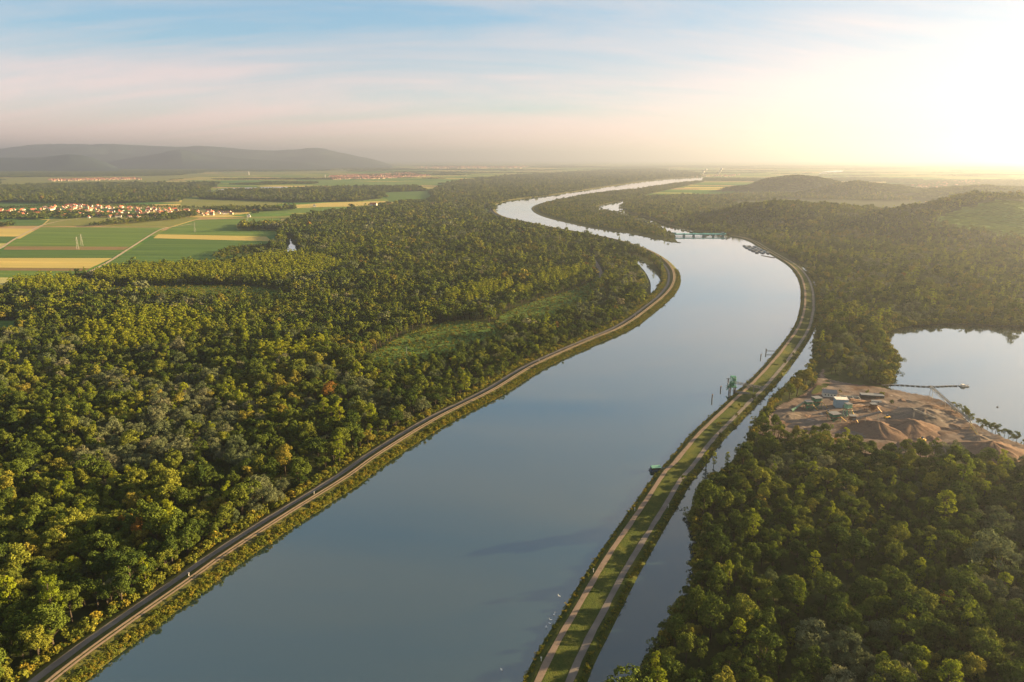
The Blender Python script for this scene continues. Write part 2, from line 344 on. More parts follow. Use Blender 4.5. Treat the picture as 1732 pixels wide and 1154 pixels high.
M['leaf_b'] = leaf('broadleaf_foliage', [(0, (.034, .056, .013)), (.4, (.080, .108, .018)), (.72, (.150, .162, .024)), (.9, (.19, .155, .028)), (1, (.22, .115, .026))])
M['leaf_p'] = leaf('poplar_foliage', [(0, (.11, .15, .014)), (.5, (.19, .225, .016)), (1, (.24, .25, .020))], .40)
M['leaf_w'] = leaf('willow_foliage', [(0, (.080, .105, .046)), (.5, (.125, .145, .072)), (1, (.20, .180, .105))], .25)
M['leaf_s'] = leaf('shrub_foliage', [(0, (.060, .085, .016)), (.5, (.125, .135, .020)), (1, (.21, .165, .024))])

# ================================================================== LAND AND WATER
angs = np.r_[np.arange(-180, -62, 6.0), np.arange(-62, 62, .45), np.arange(62, 180, 6.0)]
rads = [0, 60, 120, 180]; r = 220.
while r < 62000: rads.append(r); r *= 1.016 if r < 9000 else 1.06
rads.append(62000); rads = np.array(rads); AA, RR = np.meshgrid(np.radians(angs), rads[1:])
GX, GY = RR * np.sin(AA), RR * np.cos(AA); GZ = height(GX.ravel(), GY.ravel())
na = len(angs); vs = [(0, 0, 0)] + list(zip(GX.ravel(), GY.ravel(), GZ)); fs = []
for i in range(na): fs.append([0, 1 + (i + 1) % na, 1 + i])
for k in range(len(rads) - 2):
    b = 1 + k * na
    for i in range(na):
        j = (i + 1) % na; fs.append([b + i, b + j, b + na + j, b + na + i])
# the plain beyond the forests: patchwork of crops carried by the ground's own material
gm, gt, gb = newmat('plain_ground')
nd = gt.nodes.new; lk = gt.links.new
geo = nd('ShaderNodeNewGeometry')
mp = nd('ShaderNodeMapping'); mp.vector_type = 'TEXTURE'; mp.inputs['Rotation'].default_value = (0, 0, math.radians(-14)); mp.inputs['Scale'].default_value = (620, 210, 1); lk(geo.outputs['Position'], mp.inputs[0])
vo = nd('ShaderNodeTexVoronoi'); vo.voronoi_dimensions = '2D'; vo.distance = 'CHEBYCHEV'; vo.inputs['Scale'].default_value = 1; vo.inputs['Randomness'].default_value = .8; lk(mp.outputs[0], vo.inputs['Vector'])
sc_ = nd('ShaderNodeSeparateColor'); lk(vo.outputs['Color'], sc_.inputs[0])
cr = nd('ShaderNodeValToRGB'); cr.color_ramp.interpolation = 'CONSTANT'
stops = [(0, (.045, .095, .026)), (.22, (.07, .125, .03)), (.42, (.11, .14, .036)), (.56, (.05, .105, .03)), (.70, (.30, .24, .085)), (.80, (.17, .175, .05)), (.90, (.24, .17, .09))]
while len(cr.color_ramp.elements) < len(stops): cr.color_ramp.elements.new(.5)
for el, (p, c) in zip(cr.color_ramp.elements, stops): el.position = p; el.color = (*c, 1)
lk(sc_.outputs[0], cr.inputs[0])
nz = nd('ShaderNodeTexNoise'); nz.inputs['Scale'].default_value = .02; nz.inputs['Detail'].default_value = 6; lk(geo.outputs['Position'], nz.inputs['Vector'])
m1 = nd('ShaderNodeMixRGB'); m1.blend_type = 'MULTIPLY'; m1.inputs[0].default_value = .5; lk(cr.outputs[0], m1.inputs[1]); lk(nz.outputs[0], m1.inputs[2])
hs = nd('ShaderNodeHueSaturation'); hs.inputs['Value'].default_value = 1.8; lk(m1.outputs[0], hs.inputs['Color']); lk(hs.outputs[0], gb.inputs['Base Color'])
gb.inputs['Roughness'].default_value = 1; gb.inputs['Specular IOR Level'].default_value = 0
g = mesh_obj('ground', vs, fs, gm, None, True); g['kind'] = 'structure'

# --- river banks (traced at the water line)
ZW = 1.5
LB_px = [(-130, 1400), (20, 1260), (142, 1154), (222, 1091), (346, 999), (405, 954), (502, 888), (609, 818), (662, 778), (759, 716), (852, 667), (920, 624), (1005, 584), (1066, 557), (1110, 525), (1142, 495), (1150, 472), (1141, 451), (1115, 431), (1080, 416), (1040, 405), (990, 395), (940, 386), (895, 376.5), (860, 369), (841, 360), (838, 350), (848, 342.5), (876, 337), (933, 330), (985, 322.5), (1037, 314.5), (1100, 305.5), (1140, 301.5), (1190, 299.5)]
LB = resample(smooth(A(LB_px, ZW), 8), 9)
RB_px = [(770, 1400), (835, 1255), (884, 1154), (918, 1088), (963, 1016), (997, 961), (1034, 907), (1075, 849), (1109, 801), (1128, 782), (1167, 736), (1206, 700), (1232, 676), (1271, 640), (1300, 609), (1320, 585), (1337, 562), (1348, 540), (1354, 512), (1353, 484), (1345, 464), (1331, 449), (1311, 436), (1286, 421), (1267, 409), (1250, 403), (1233, 400)]
RB = resample(smooth(A(RB_px, ZW), 8), 9)
IS_px = [(1146, 411), (1129, 408), (1092, 401), (1058, 394), (1037, 391), (1000, 386), (968, 379), (930, 370), (909, 362.5), (900, 356), (900, 351), (912, 345), (935, 339.5), (970, 333), (1022, 325), (1071, 320.5), (1136, 311), (1190, 305.5)]
IS = resample(smooth(A(IS_px, ZW), 8), 12)
OB_up = A([(1060, 337), (1054, 343), (1053, 352), (1064, 361), (1097, 369), (1116, 377), (1162, 389), (1200, 393), (1234, 396)], ZW)      # far bank of the side arm
OB_lo = A([(1060, 337), (1030, 344), (1008, 350), (1014, 355), (1039, 360), (1069, 368.5), (1097, 377), (1113, 384), (1124, 390), (1136, 398)], ZW)
OB_up = resample(smooth(OB_up, 6), 12); OB_lo = resample(smooth(OB_lo, 6), 12)
riv = offset(LB, 3) + offset(IS, -3)[::-1] + [OB_lo[-1], RB[-1]] + offset(RB, -3)[::-1]
tag(sheet('river', riv, ZW, M['river']), 'wide calm river curving through the forest', 'river')
arm = OB_up + [RB[-1], OB_lo[-1]] + OB_lo[::-1]
tag(sheet('river_arm', arm, ZW - .004, M['river']), 'side arm of the river above the weir', 'river')

# --- left levee
def levee(line, side, prof): return loft('levee', line, prof, None, 'structure', .35, None, side)
ll = levee(LB[:int(len(LB) * 1)], 1, [(-4, .2), (0, 1.5), (2.5, 2.9), (5.5, 4.3), (8, 5.1), (9.5, 5.3), (13.5, 5.3), (14.6, 5.1), (18, 3.1), (19.5, 2.9), (24, 2.85), (27, 2.2), (31, .4), (34, -.3)])
ll.data.materials.append(M['levee_l']); tag(ll, 'straight grassy levee along the left bank of the river', 'levee')
def strip(name, line, o0, o1, z, mat, side, label, lift=.06):
    o = loft(name, line, [(o0, z + lift), ((o0 + o1) / 2, z + lift + .05), (o1, z + lift)], mat, 'structure', 0, None, side); V_ = o.data.vertices   # worn, uneven verges
    for i in range(len(V_) // 3):
        m_ = V_[3 * i + 1].co.copy()
        for k in (0, 2): f_ = 1 + random.gauss(0, .10) + .25 * math.sin(i * .37 + k * 2) * .4; V_[3 * i + k].co.xy = m_.xy + (V_[3 * i + k].co.xy - m_.xy) * f_
    return tag(o, label, 'road')
strip('levee_track', LB, 9.6, 11.1, 5.34, M['track'], 1, 'river side wheel rut of the sunlit gravel track on the left levee', .12)
strip('levee_track', LB, 12.0, 13.5, 5.34, M['track'], 1, 'landward wheel rut of the sunlit gravel track on the left levee', .12)
strip('levee_road', LB, 19.6, 23.7, 2.92, M['asphalt'], 1, 'grey service road on the landward side of the left levee', .14)
lr = levee(RB, -1, [(-4, .2), (0, 1.5), (2.5, 3.0), (4.2, 3.7), (5.4, 3.9), (9.2, 3.9), (10.5, 3.7), (15, 2.6), (18.5, 2.3), (22.6, 2.25), (24.5, 1.8), (27.5, .6), (30, -.4)])
lr.data.materials.append(M['levee_r']); tag(lr, 'green grassy dike between the river and the narrow canal', 'levee')
strip('dike_track', RB, 5.7, 8.9, 3.95, M['path'], -1, 'pale track along the river side of the dike', .13)
strip('dike_road', RB, 18.8, 22.3, 2.3, M['asphalt'], -1, 'grey road along the canal side of the dike', .14)

# --- canal, lake, ponds
RBc = offset(RB, -27.5)
can_px = [(1080, 1154), (1118, 1085), (1160, 1010), (1183, 960), (1178, 915), (1170, 880), (1192, 832), (1225, 800), (1250, 778), (1268, 745), (1283, 714), (1297, 693), (1318, 668), (1343, 645), (1369, 625), (1379, 600), (1381, 575), (1386, 540), (1385, 500), (1380, 475), (1363, 455), (1342, 440)]
CB = [at(1000, 1400), at(1045, 1230)] + A(can_px, .3)
CBs = resample(smooth(CB, 6), 9)
cx_end = CBs[-1]; kend = int(np.argmin([np.hypot(p[0] - cx_end[0], p[1] - cx_end[1]) for p in RBc]))
can = [p for p in offset(RB, -25)[:kend + 1]] + offset(CBs, -2)[::-1]
tag(sheet('canal', can, .3, M['canal']), 'narrow dark canal between the dike and the right forest', 'canal')
LK_px = [(1492, 651), (1500, 640), (1512, 615), (1500, 590), (1490, 572), (1502, 560), (1540, 552), (1610, 548), (1680, 551), (1760, 552), (1900, 556), (2100, 570), (2250, 620), (2250, 720), (2100, 770), (1900, 775), (1800, 768), (1732, 753), (1679, 735), (1636, 712), (1600, 682), (1570, 671), (1528, 664), (1505, 658)]
LK = resample(smooth(A(LK_px, .3) + [A(LK_px, .3)[0]], 5), 9)
tag(sheet('lake', LK, .3, M['lake']), 'bright quarry lake at the right edge', 'lake')
def pond(px, label, z=.4, mat='lake'): return tag(sheet('pond', smooth(A(px, z), 5, True), z, M[mat]), label, 'pond')
SL = [(1072, 434), (1090, 444), (1105, 457), (1117, 475), (1118, 492), (1108, 510), (1101, 496), (1100, 478), (1091, 460), (1076, 443)]
sliver = smooth(A(SL, .3), 5, True)
tag(sheet('pond', sliver, .45, M['lake']), 'thin crescent of water inside the levee bend', 'pond')
pond([(358, 322), (400, 318), (440, 317), (480, 316), (484, 318), (450, 320), (400, 322)], 'long bright pond among the woods beyond the village')
pond([(484, 424), (487, 417), (491, 412), (490, 406), (492, 401), (494, 407), (496, 412), (499, 415), (506, 418), (503, 423), (495, 425), (490, 428)], 'small bright pond at the left forest edge beside the fields')
pond([(9, 508), (12, 500), (18, 496), (19, 500), (14, 506), (14, 512), (10, 513)], 'short glinting stream at the left edge of the forest')
pond([(1385, 294), (1397, 290), (1425, 288.5), (1421, 291.5), (1400, 294.5)], 'glinting far pond in the haze on the right')
pond([(1437, 287), (1450, 285.2), (1453, 286), (1442, 287.6)], 'smallest glinting pond near the hazy right horizon')
pond([(1564, 488), (1568, 480), (1576, 482), (1574, 490), (1568, 498)], 'tiny forest pool in the right woodland')
pond([(530, 324.5), (560, 323), (585, 323.5), (560, 325.5)], 'thin pale pond in the woods left of the river bend')

# --- fields on the left plain
def c1(pts): return [(x / 2.887, 230 + y / 2.887) for x, y in pts]          # traced in an enlarged crop
FIELDS = [
 (c1([(200, 446), (815, 447), (632, 541), (32, 538)]), 'crop', 'large green crop field around the power pylons'),
 (c1([(33, 539), (632, 542), (606, 557), (16, 556)]), 'soil', 'brown fallow strip below the pylon field'),
 (c1([(12, 558), (604, 558), (548, 596), (-60, 595)]), 'crop2', 'deep green strip field above the long wheat field'),
 (c1([(-400, 596), (548, 597), (440, 646), (-400, 642)]), 'wheat', 'long golden wheat field left of the dirt road'),
 (c1([(-400, 643), (440, 647), (420, 660), (-400, 655)]), 'soil', 'reddish ploughed strip along the wheat field'),
 (c1([(-400, 656), (428, 661), (540, 664), (520, 700), (-400, 690)]), 'crop', 'green strip field beside the forest edge'),
 (c1([(-400, 691), (130, 692), (60, 745), (-400, 760)]), 'pale', 'pale field at the left forest edge'),
 (c1([(-400, 448), (165, 454), (105, 490), (-400, 488)]), 'wheat', 'golden field left of the curved dirt road'),
 (c1([(-400, 490), (98, 492), (48, 522), (-400, 522)]), 'crop2', 'dark green field left of the curved dirt road'),
 (c1([(-400, 524), (40, 525), (-10, 556), (-400, 556)]), 'pale', 'pale field in the left corner of the plain'),
 (c1([(-400, 405), (235, 410), (200, 440), (-400, 440)]), 'crop2', 'green field between village and golden field'),
 (c1([(245, 408), (470, 398), (640, 398), (430, 440), (205, 443)]), 'olive', 'olive meadow in front of the village'),
 (c1([(490, 443), (640, 425), (930, 396), (980, 400), (830, 445)]), 'olive', 'olive strip below the long hedge'),
 (c1([(835, 448), (960, 410), (1380, 398), (1360, 425), (1150, 432), (1160, 460), (1350, 465), (1325, 488), (775, 479)]), 'crop', 'broad green field right of the dirt road junction'),
 (c1([(773, 481), (1300, 492), (1330, 515), (748, 500)]), 'wheat', 'narrow golden strip right of the dirt road'),
 (c1([(742, 502), (1330, 517), (1390, 530), (1200, 570), (1050, 630), (545, 640), (470, 660), (560, 606)]), 'crop2', 'deep green field right of the dirt road in front of poplars'),
 (c1([(970, 400), (1380, 392), (1560, 380), (1732, 378), (1732, 395), (1390, 404)]), 'olive', 'thin olive strip above the broad green field'),
 (c1([(720, 336), (900, 330), (880, 348), (770, 348)]), 'wheat', 'golden strip behind the village'),
 (c1([(895, 306), (1350, 322), (1400, 330), (1240, 352), (870, 360)]), 'olive', 'olive field right behind the village'),
 (c1([(1430, 338), (1600, 326), (1900, 318), (1960, 325), (1740, 345), (1480, 350)]), 'wheat', 'golden field far beyond the forest'),
 (c1([(1380, 355), (1740, 346), (1960, 330), (1960, 352), (1740, 372), (1230, 380), (1200, 366)]), 'crop', 'bright green field far beyond the forest'),
 (c1([(1870, 275), (2100, 270), (2110, 300), (2080, 318), (1900, 322)]), 'crop2', 'green field left of the river bend'),
 (c1([(0, 205), (700, 190), (1400, 175), (1700, 168), (1700, 178), (1000, 200), (700, 228), (0, 238)]), 'olive', 'pale green plain below the mountains'),
 (c1([(-400, 330), (180, 322), (340, 330), (330, 342), (60, 352), (-400, 356)]), 'crop2', 'green field behind the village'),
 (c1([(1550, 215), (1900, 225), (2130, 218), (2290, 222), (2100, 240), (1800, 256), (1550, 240)]), 'crop', 'long green field in the far centre plain'),
]
fpolys = []
for i, (px, mat, lab) in enumerate(FIELDS):
    poly = A(px); fpolys.append(poly)
    tag(sheet('field', poly, .10 + .012 * i, M[mat]), lab, 'field')
sf = A([(-120, 541), (32, 543), (28, 572), (-120, 585)]); tag(sheet('field', sf, .3, M['crop2']), 'small dark field at the left picture edge within the forest', 'field')
def road(name, px, wd, mat, label, z=.45):
    ln = resample(smooth(A(px), 6), 15)
    return tag(loft(name, ln, [(-wd / 2, z), (0, z + .06), (wd / 2, z)], mat, 'structure'), label, 'road')
road('dirt_road', c1([(440, 662), (500, 632), (552, 602), (640, 545), (760, 470), (815, 448), (880, 440), (940, 430)]), 7, M['dirt_road'], 'pale dirt road crossing the fields diagonally')
road('dirt_road', c1([(-60, 578), (10, 545), (50, 518), (100, 488), (165, 455), (205, 437), (300, 415), (400, 402)]), 7, M['dirt_road'], 'pale dirt road curving past the golden field on the left')
road('dirt_road', c1([(-300, 404), (100, 402), (300, 403), (470, 398), (700, 398)]), 6, M['dirt_road'], 'pale road along the front of the village')
frd = A([(1018, 478), (1014, 462), (1008, 445), (995, 425)]); road('forest_road', [(1018, 478), (1016, 462), (1008, 445), (992, 425)], 9, M['asphalt'], 'grey forest road curving through the left forest', .5)
# --- clearings
CLR = [[(620, 606), (700, 560), (783, 543), (862, 555), (858, 575), (790, 598), (726, 620), (650, 628)],
       [(860, 526), (965, 491), (997, 478), (1012, 466), (1012, 490), (990, 513), (910, 556), (840, 556)],
       [(166, 487), (416, 484), (492, 505), (312, 508), (187, 501)], [(555, 592), (600, 575), (660, 560), (630, 580), (580, 600)]]
CLRw = [smooth(A(c), 4, True) for c in CLR]
for p, lab in zip(CLRw, ('open green clearing in the middle of the left forest', 'long grassy clearing near the levee bend', 'shaded clearing below the poplar block', 'small clearing beside the tall poplars')):
    tag(sheet('clearing', p, .08, M['meadow']), lab, 'clearing')

# --- gravel works yard
YD_px = [(1278, 735), (1300, 702), (1313, 688), (1347, 673), (1372, 655), (1383, 636), (1388, 622), (1396, 624), (1398, 641), (1446, 651), (1492, 656), (1528, 663), (1570, 670), (1602, 682), (1636, 711), (1679, 734), (1732, 752), (1800, 768), (1850, 776), (1850, 800), (1700, 800), (1593, 785), (1486, 778), (1434, 760), (1347, 750)]
YD = A(YD_px); yq = np.array(YD); gx = np.arange(yq[:, 0].min(), yq[:, 0].max(), 3.0); gy = np.arange(yq[:, 1].min(), yq[:, 1].max(), 3.0)
X_, Y_ = np.meshgrid(gx, gy); Z_ = .5 + 2.6 * np.clip(fbm(X_ / 26, Y_ / 26, 4) - .46, 0, 1) * 2 + .5 * fbm(X_ / 5, Y_ / 5, 3); ii = inside(YD, np.c_[X_.ravel(), Y_.ravel()]).reshape(X_.shape)
ok_ = ii[:-1, :-1] & ii[1:, :-1] & ii[:-1, 1:] & ii[1:, 1:]; nxg = len(gx); fcs = [[j * nxg + i, j * nxg + i + 1, (j + 1) * nxg + i + 1, (j + 1) * nxg + i] for j, i in zip(*np.where(ok_))]
used = np.unique(np.array(fcs)); rem = -np.ones(X_.size, int); rem[used] = np.arange(len(used)); VV = np.c_[X_.ravel(), Y_.ravel(), Z_.ravel()][used]
yo = mesh_obj('gravel_yard', VV, [[int(rem[k]) for k in f] for f in fcs], M['sand'], None, True); tag(yo, 'bare sandy yard of the gravel works', 'yard', None, 'structure')
tag(sheet('grass_patch', smooth(A([(1372, 668), (1385, 652), (1398, 646), (1404, 650), (1396, 659), (1382, 668)]), 4, True), 1.9, M['levee_r']), 'grass patch inside the road loop of the gravel works', 'grass')

# --- island and forest floor sheets
isl_poly = [p for p in IS if True] + [at(1190, 308, 2)] + OB_lo
tag(sheet('island', isl_poly, 2.0, M['floor']), 'wooded island between river and side arm', 'island')
for ln, sd_, nm in ((IS, -1, 'pale stony bank of the wooded island'), (OB_lo, 1, 'bank of the island along the side arm'), (OB_up, 1, 'wooded far bank of the side arm')):
    ob = loft('river_bank', ln, [(-3, .3), (0, 1.5), (2.5, 2.6), (7, 2.9), (12, 2.2), (16, -.4)], M['levee_l'], 'structure', .6, None, sd_ if ln is not OB_lo else -1)
    tag(ob, nm, 'bank')

# ================================================================== WOODS
levL = offset(LB, 33)
FL = [p for p in levL if p[1] < 3700] + A([(820, 352), (780, 351), (720, 350), (650, 352), (560, 361), (500, 373), (476, 382), (470, 395), (470, 412), (455, 425), (400, 444), (364, 450), (300, 454), (190, 458), (165, 468), (100, 474), (30, 482), (0, 498), (-60, 500), (-300, 505), (-700, 640), (-1000, 900), (-700, 1400)])
FR1 = CBs[:] ; FR1 = [p for p in offset(CBs, -4) if p[1] < at(1306, 693)[1]] + A([(1300, 738), (1347, 741), (1434, 752), (1486, 772), (1593, 782), (1708, 796), (1800, 804), (1950, 800), (2150, 790), (2300, 900), (2300, 1400), (1000, 1450)])
FR2 = [p for p in offset(CBs, -4) if p[1] > at(1371, 625)[1]] + [p for p in offset(RB, -34)[-45:]] + offset(OB_up, 5)[::-1] + [at(1065, 334), (1400, 4700), (2300, 4900), (2300, 3300), (4300, 3300), (4300, 1700)] + A([(2250, 575), (1900, 553), (1760, 549.5), (1680, 548.5), (1610, 545.5), (1540, 549.5), (1500, 557), (1487, 570), (1498, 590), (1510, 615), (1498, 642), (1470, 650), (1420, 644), (1400, 636), (1392, 618), (1383, 612)])
FI = isl_poly
FL2 = offset(LB, 36)[int(len(LB) * .55):]; FL2 = [p for p in offset(LB, 36) if p[1] > 3500] + A([(1180, 293), (1100, 286), (1000, 290), (860, 298), (770, 308), (733, 322), (735, 345), (800, 351)])
FL3 = A([(-300, 318), (0, 316), (200, 313), (374, 310), (350, 325), (300, 341), (160, 346), (60, 345), (0, 343), (-300, 345)])
FL4 = A([(332, 333), (400, 323), (500, 321), (600, 318), (700, 316), (722, 323), (640, 327), (640, 336), (600, 341), (500, 343), (340, 337)])
FL5 = A([(-300, 286), (420, 282), (300, 297), (-300, 304)])
FL6 = A([(404, 380), (478, 380), (500, 373), (478, 391), (404, 390)])
FL7 = A([(425, 357), (500, 352), (500, 356), (430, 359)])
FX = [A([(150, 382), (190, 377), (300, 368), (335, 362), (332, 367), (300, 372), (200, 381), (152, 384)]), A([(-40, 381.5), (24, 381.5), (26, 384.5), (-40, 385)]), A([(360, 437), (390, 424), (470, 417), (480, 423), (400, 432), (378, 440)]), A([(280, 365), (330, 361), (330, 366), (290, 368)]), A([(330, 353), (390, 352), (470, 355), (420, 360), (380, 359)])]
MEAD = [at_land(x, y) for x, y in [(1588, 382), (1592, 366), (1625, 352), (1668, 343), (1732, 342), (1850, 347), (1900, 420), (1800, 416), (1732, 404), (1660, 392), (1620, 388)]]
VAL = [(1150, 3000), (1500, 2950), (2400, 2950), (2400, 3900), (1700, 4300), (1200, 3900)]
# the floor of the woods is part of the ground sheet
me = g.data; me.materials.append(M['floor']); me.materials.append(M['meadow'])
cen = np.zeros(len(me.polygons) * 3); me.polygons.foreach_get('center', cen); cen = cen.reshape(-1, 3)
c2 = cen[:, :2]; idx = np.zeros(len(cen), np.int32)
for P in (FL, FR1, FR2, FL2, FL3, FL4, FL5): idx[inside(P, c2)] = 1
idx[cen[:, 2] > 6] = 1; idx[inside(MEAD, c2)] = 2
idx[(np.hypot(c2[:, 0], c2[:, 1]) < 1100) & (idx == 0)] = 1; idx[(c2[:, 0] > 350) & (c2[:, 1] < 2300) & (idx == 0)] = 1
me.polygons.foreach_set('material_index', idx); me.update()

# ------------------------------------------------------------------ tree shapes
def crown_arrays(kind, seed, nclump, nleaf, ls):
    R = np.random.default_rng(seed); V = []; Q = []
    if kind == 'broad': rx, rz, zc_ = 4.7, 6.2, 8.6
    elif kind == 'poplar': rx, rz, zc_ = 2.7, 8.6, 11.0
    elif kind == 'willow': rx, rz, zc_ = 5.2, 5.8, 7.8
    elif kind == 'shrub': rx, rz, zc_ = 1.5, 1.2, 1.2
    elif kind == 'clump': rx, rz, zc_ = 12.0, 7.0, 8.0
    d = R.normal(size=(nclump, 3)); d /= np.linalg.norm(d, axis=1)[:, None]; d[:, 2] = np.where(d[:, 2] < -.45, -d[:, 2], d[:, 2])
    rr = R.uniform(.38, .92, nclump)
    if kind == 'poplar':
        hh = np.linspace(-.85, .9, nclump) + R.normal(0, .05, nclump); wd = np.sqrt(np.clip(1 - hh ** 2 * .85, .08, 1)); th = np.arange(nclump) * 2.4
        C = np.stack([np.cos(th) * wd * .55 * rx, np.sin(th) * wd * .55 * rx, hh * rz * .92], 1); cr_ = R.uniform(.42, .6, nclump) * rx * (.55 + .45 * wd)
    else:
        C = d * rr[:, None] * np.array([rx, rx, rz]); cr_ = R.uniform(.24, .42, nclump) * rx * (1 if nclump > 13 else 1.2)
        if kind == 'clump': cr_ = R.uniform(.22, .34, nclump) * rx; C[:, 2] = np.abs(C[:, 2]) * .55 - 1
        if kind == 'willow': cr_ *= .85
    # lopsided outline
    lop = R.normal(0, .14, 3); lop[2] *= .3
    C = C * (1 + (d @ np.array([.25, -.2, .1]))[:, None] * R.choice([-1, 1])) + lop * rx
    for c, r_ in zip(C, cr_):
        n = R.normal(size=(nleaf, 3)); n /= np.linalg.norm(n, axis=1)[:, None]
        out = c / (np.linalg.norm(c) + 1e-6); keep = (n @ out > -.35) & (n[:, 2] > -.75); n = n[keep]
        p = c + n * r_ * R.uniform(.72, 1.08, len(n))[:, None] * np.array([1, 1, .85])
        nn = n + R.normal(0, .42, n.shape); nn /= np.linalg.norm(nn, axis=1)[:, None]
        u = np.cross(nn, R.normal(size=n.shape)); u /= np.linalg.norm(u, axis=1)[:, None]; v = np.cross(nn, u)
        s = ls * R.uniform(.55, 1.2, len(n))[:, None]
        V.append(np.stack([p - u * s * .62, p - v * s * .5, p + u * s * .62, p + v * s * .5], 1).reshape(-1, 3))
    V = np.concatenate(V); V[:, 2] += zc_; nq = len(V) // 4
    Q = np.arange(nq * 4).reshape(-1, 4)
    return V, Q
def quad_mesh(name, V, Q, mats, extra=None):
    me = bpy.data.meshes.new(name); tv, tq = V, Q; mi = np.zeros(len(Q), np.int32)
    if extra is not None:
        ev, eq = extra; tv = np.concatenate([V, ev]); tq = np.concatenate([Q, eq + len(V)]); mi = np.r_[mi, np.ones(len(eq), np.int32)]
    me.vertices.add(len(tv)); me.vertices.foreach_set('co', tv.astype(np.float32).ravel())
    me.loops.add(len(tq) * 4); me.loops.foreach_set('vertex_index', tq.astype(np.int32).ravel())
    me.polygons.add(len(tq)); me.polygons.foreach_set('loop_start', np.arange(0, len(tq) * 4, 4, dtype=np.int32))
    me.polygons.foreach_set('material_index', mi)
    for m in mats: me.materials.append(m)
    me.update(calc_edges=True); me.validate(); return me
def trunk_arrays(kind, seed):
    R = np.random.default_rng(seed + 500); V = []; Q = []
    def limb(p, q, r0, r1, n=6):
        b = sum(len(x) for x in V); p, q = np.array(p, float), np.array(q, float); t = np.arange(n) * 2 * np.pi / n
        ring = np.stack([np.cos(t), np.sin(t), np.zeros(n)], 1); V.append(np.concatenate([p + ring * r0, q + ring * r1]))
        Q.append(np.array([[b + i, b + (i + 1) % n, b + n + (i + 1) % n, b + n + i] for i in range(n)]))
    top = {'broad': 9.5, 'poplar': 17, 'willow': 8, 'shrub': 1.2}[kind]; r0 = .42 if kind != 'shrub' else .06
    bend = R.normal(0, .35, 2) * (kind != 'shrub')
    mid = (bend[0], bend[1], top * .5); limb((0, 0, -.6), mid, r0, r0 * .72); limb(mid, (bend[0] * .5, bend[1] * .5, top), r0 * .72, r0 * .25)
    for k in range(5 if kind != 'shrub' else 2):
        a = k * 2.4 + R.uniform(0, .6); z0 = top * R.uniform(.38, .72); ln = top * .3
        if kind == 'poplar': limb((bend[0], bend[1], z0), (math.cos(a) * 1.2, math.sin(a) * 1.2, z0 + ln), r0 * .3, r0 * .1, 4)
        else: limb((bend[0] * .9, bend[1] * .9, z0), (math.cos(a) * ln, math.sin(a) * ln, z0 + ln * .8), r0 * .4, r0 * .12, 4)
    return np.concatenate(V), np.concatenate(Q)
LEAF = {'broad': 'leaf_b', 'poplar': 'leaf_p', 'willow': 'leaf_w', 'shrub': 'leaf_s', 'clump': 'leaf_b'}
PROTO = bpy.data.collections.new('tree_shapes'); PIDX = {}; NEAR = {}
def add_proto(key, mesh):
    o = bpy.data.objects.new('shape_%03d' % len(PROTO.objects), mesh); PROTO.objects.link(o); PIDX.setdefault(key, []).append(len(PROTO.objects) - 1)
for kind, cnt in (('broad', 6), ('poplar', 4), ('willow', 4), ('shrub', 3)):
    for k in range(cnt):
        ncl = {'broad': 24, 'poplar': 18, 'willow': 26, 'shrub': 6}[kind]
        V, Q = crown_arrays(kind, k * 7 + len(kind), ncl + k % 3 * 2, {'broad': 170, 'poplar': 150, 'willow': 170, 'shrub': 45}[kind], {'broad': .50, 'poplar': .46, 'willow': .42, 'shrub': .36}[kind])
        tv, tq = trunk_arrays(kind, k)
        NEAR.setdefault(kind, []).append((quad_mesh(kind + '_crown', V, Q, [M[LEAF[kind]]]), quad_mesh(kind + '_trunk', tv, tq, [M['bark']])))
        add_proto((kind, 0), quad_mesh(kind + '_tree', V, Q, [M[LEAF[kind]], M['bark']], (tv, tq)))
for kind, cnt in (('broad', 5), ('poplar', 3), ('willow', 3)):
    for k in range(cnt):
        V, Q = crown_arrays(kind, 100 + k * 7 + len(kind), 16, 42, 1.1 if kind != 'poplar' else 1.05); add_proto((kind, 1), quad_mesh(kind + '_mid', V, Q, [M[LEAF[kind]], M['bark']], trunk_arrays(kind, k + 20)))
        V, Q = crown_arrays(kind, 200 + k * 7 + len(kind), 10, 18, 2.0 if kind != 'poplar' else 1.7); add_proto((kind, 2), quad_mesh(kind + '_far', V, Q, [M[LEAF[kind]]]))
for k in range(4):
    V, Q = crown_arrays('clump', 300 + k, 16, 14, 4.2); add_proto(('clump', 0), quad_mesh('wood_clump', V, Q, [M['leaf_b']]))

# ------------------------------------------------------------------ planting
gn = bpy.data.node_groups.new('plant_trees', 'GeometryNodeTree')
gn.interface.new_socket('Geometry', in_out='INPUT', socket_type='NodeSocketGeometry'); gn.interface.new_socket('Geometry', in_out='OUTPUT', socket_type='NodeSocketGeometry')
gi = gn.nodes.new('NodeGroupInput'); go = gn.nodes.new('NodeGroupOutput'); iop = gn.nodes.new('GeometryNodeInstanceOnPoints'); ci = gn.nodes.new('GeometryNodeCollectionInfo')
ci.inputs['Collection'].default_value = PROTO; ci.inputs['Separate Children'].default_value = True; ci.inputs['Reset Children'].default_value = True
def named(nm, ty):
    n = gn.nodes.new('GeometryNodeInputNamedAttribute'); n.data_type = ty; n.inputs['Name'].default_value = nm; return n.outputs['Attribute']
gn.links.new(gi.outputs[0], iop.inputs['Points']); gn.links.new(ci.outputs[0], iop.inputs['Instance']); iop.inputs['Pick Instance'].default_value = True
gn.links.new(named('idx', 'INT'), iop.inputs['Instance Index']); gn.links.new(named('scl', 'FLOAT_VECTOR'), iop.inputs['Scale'])
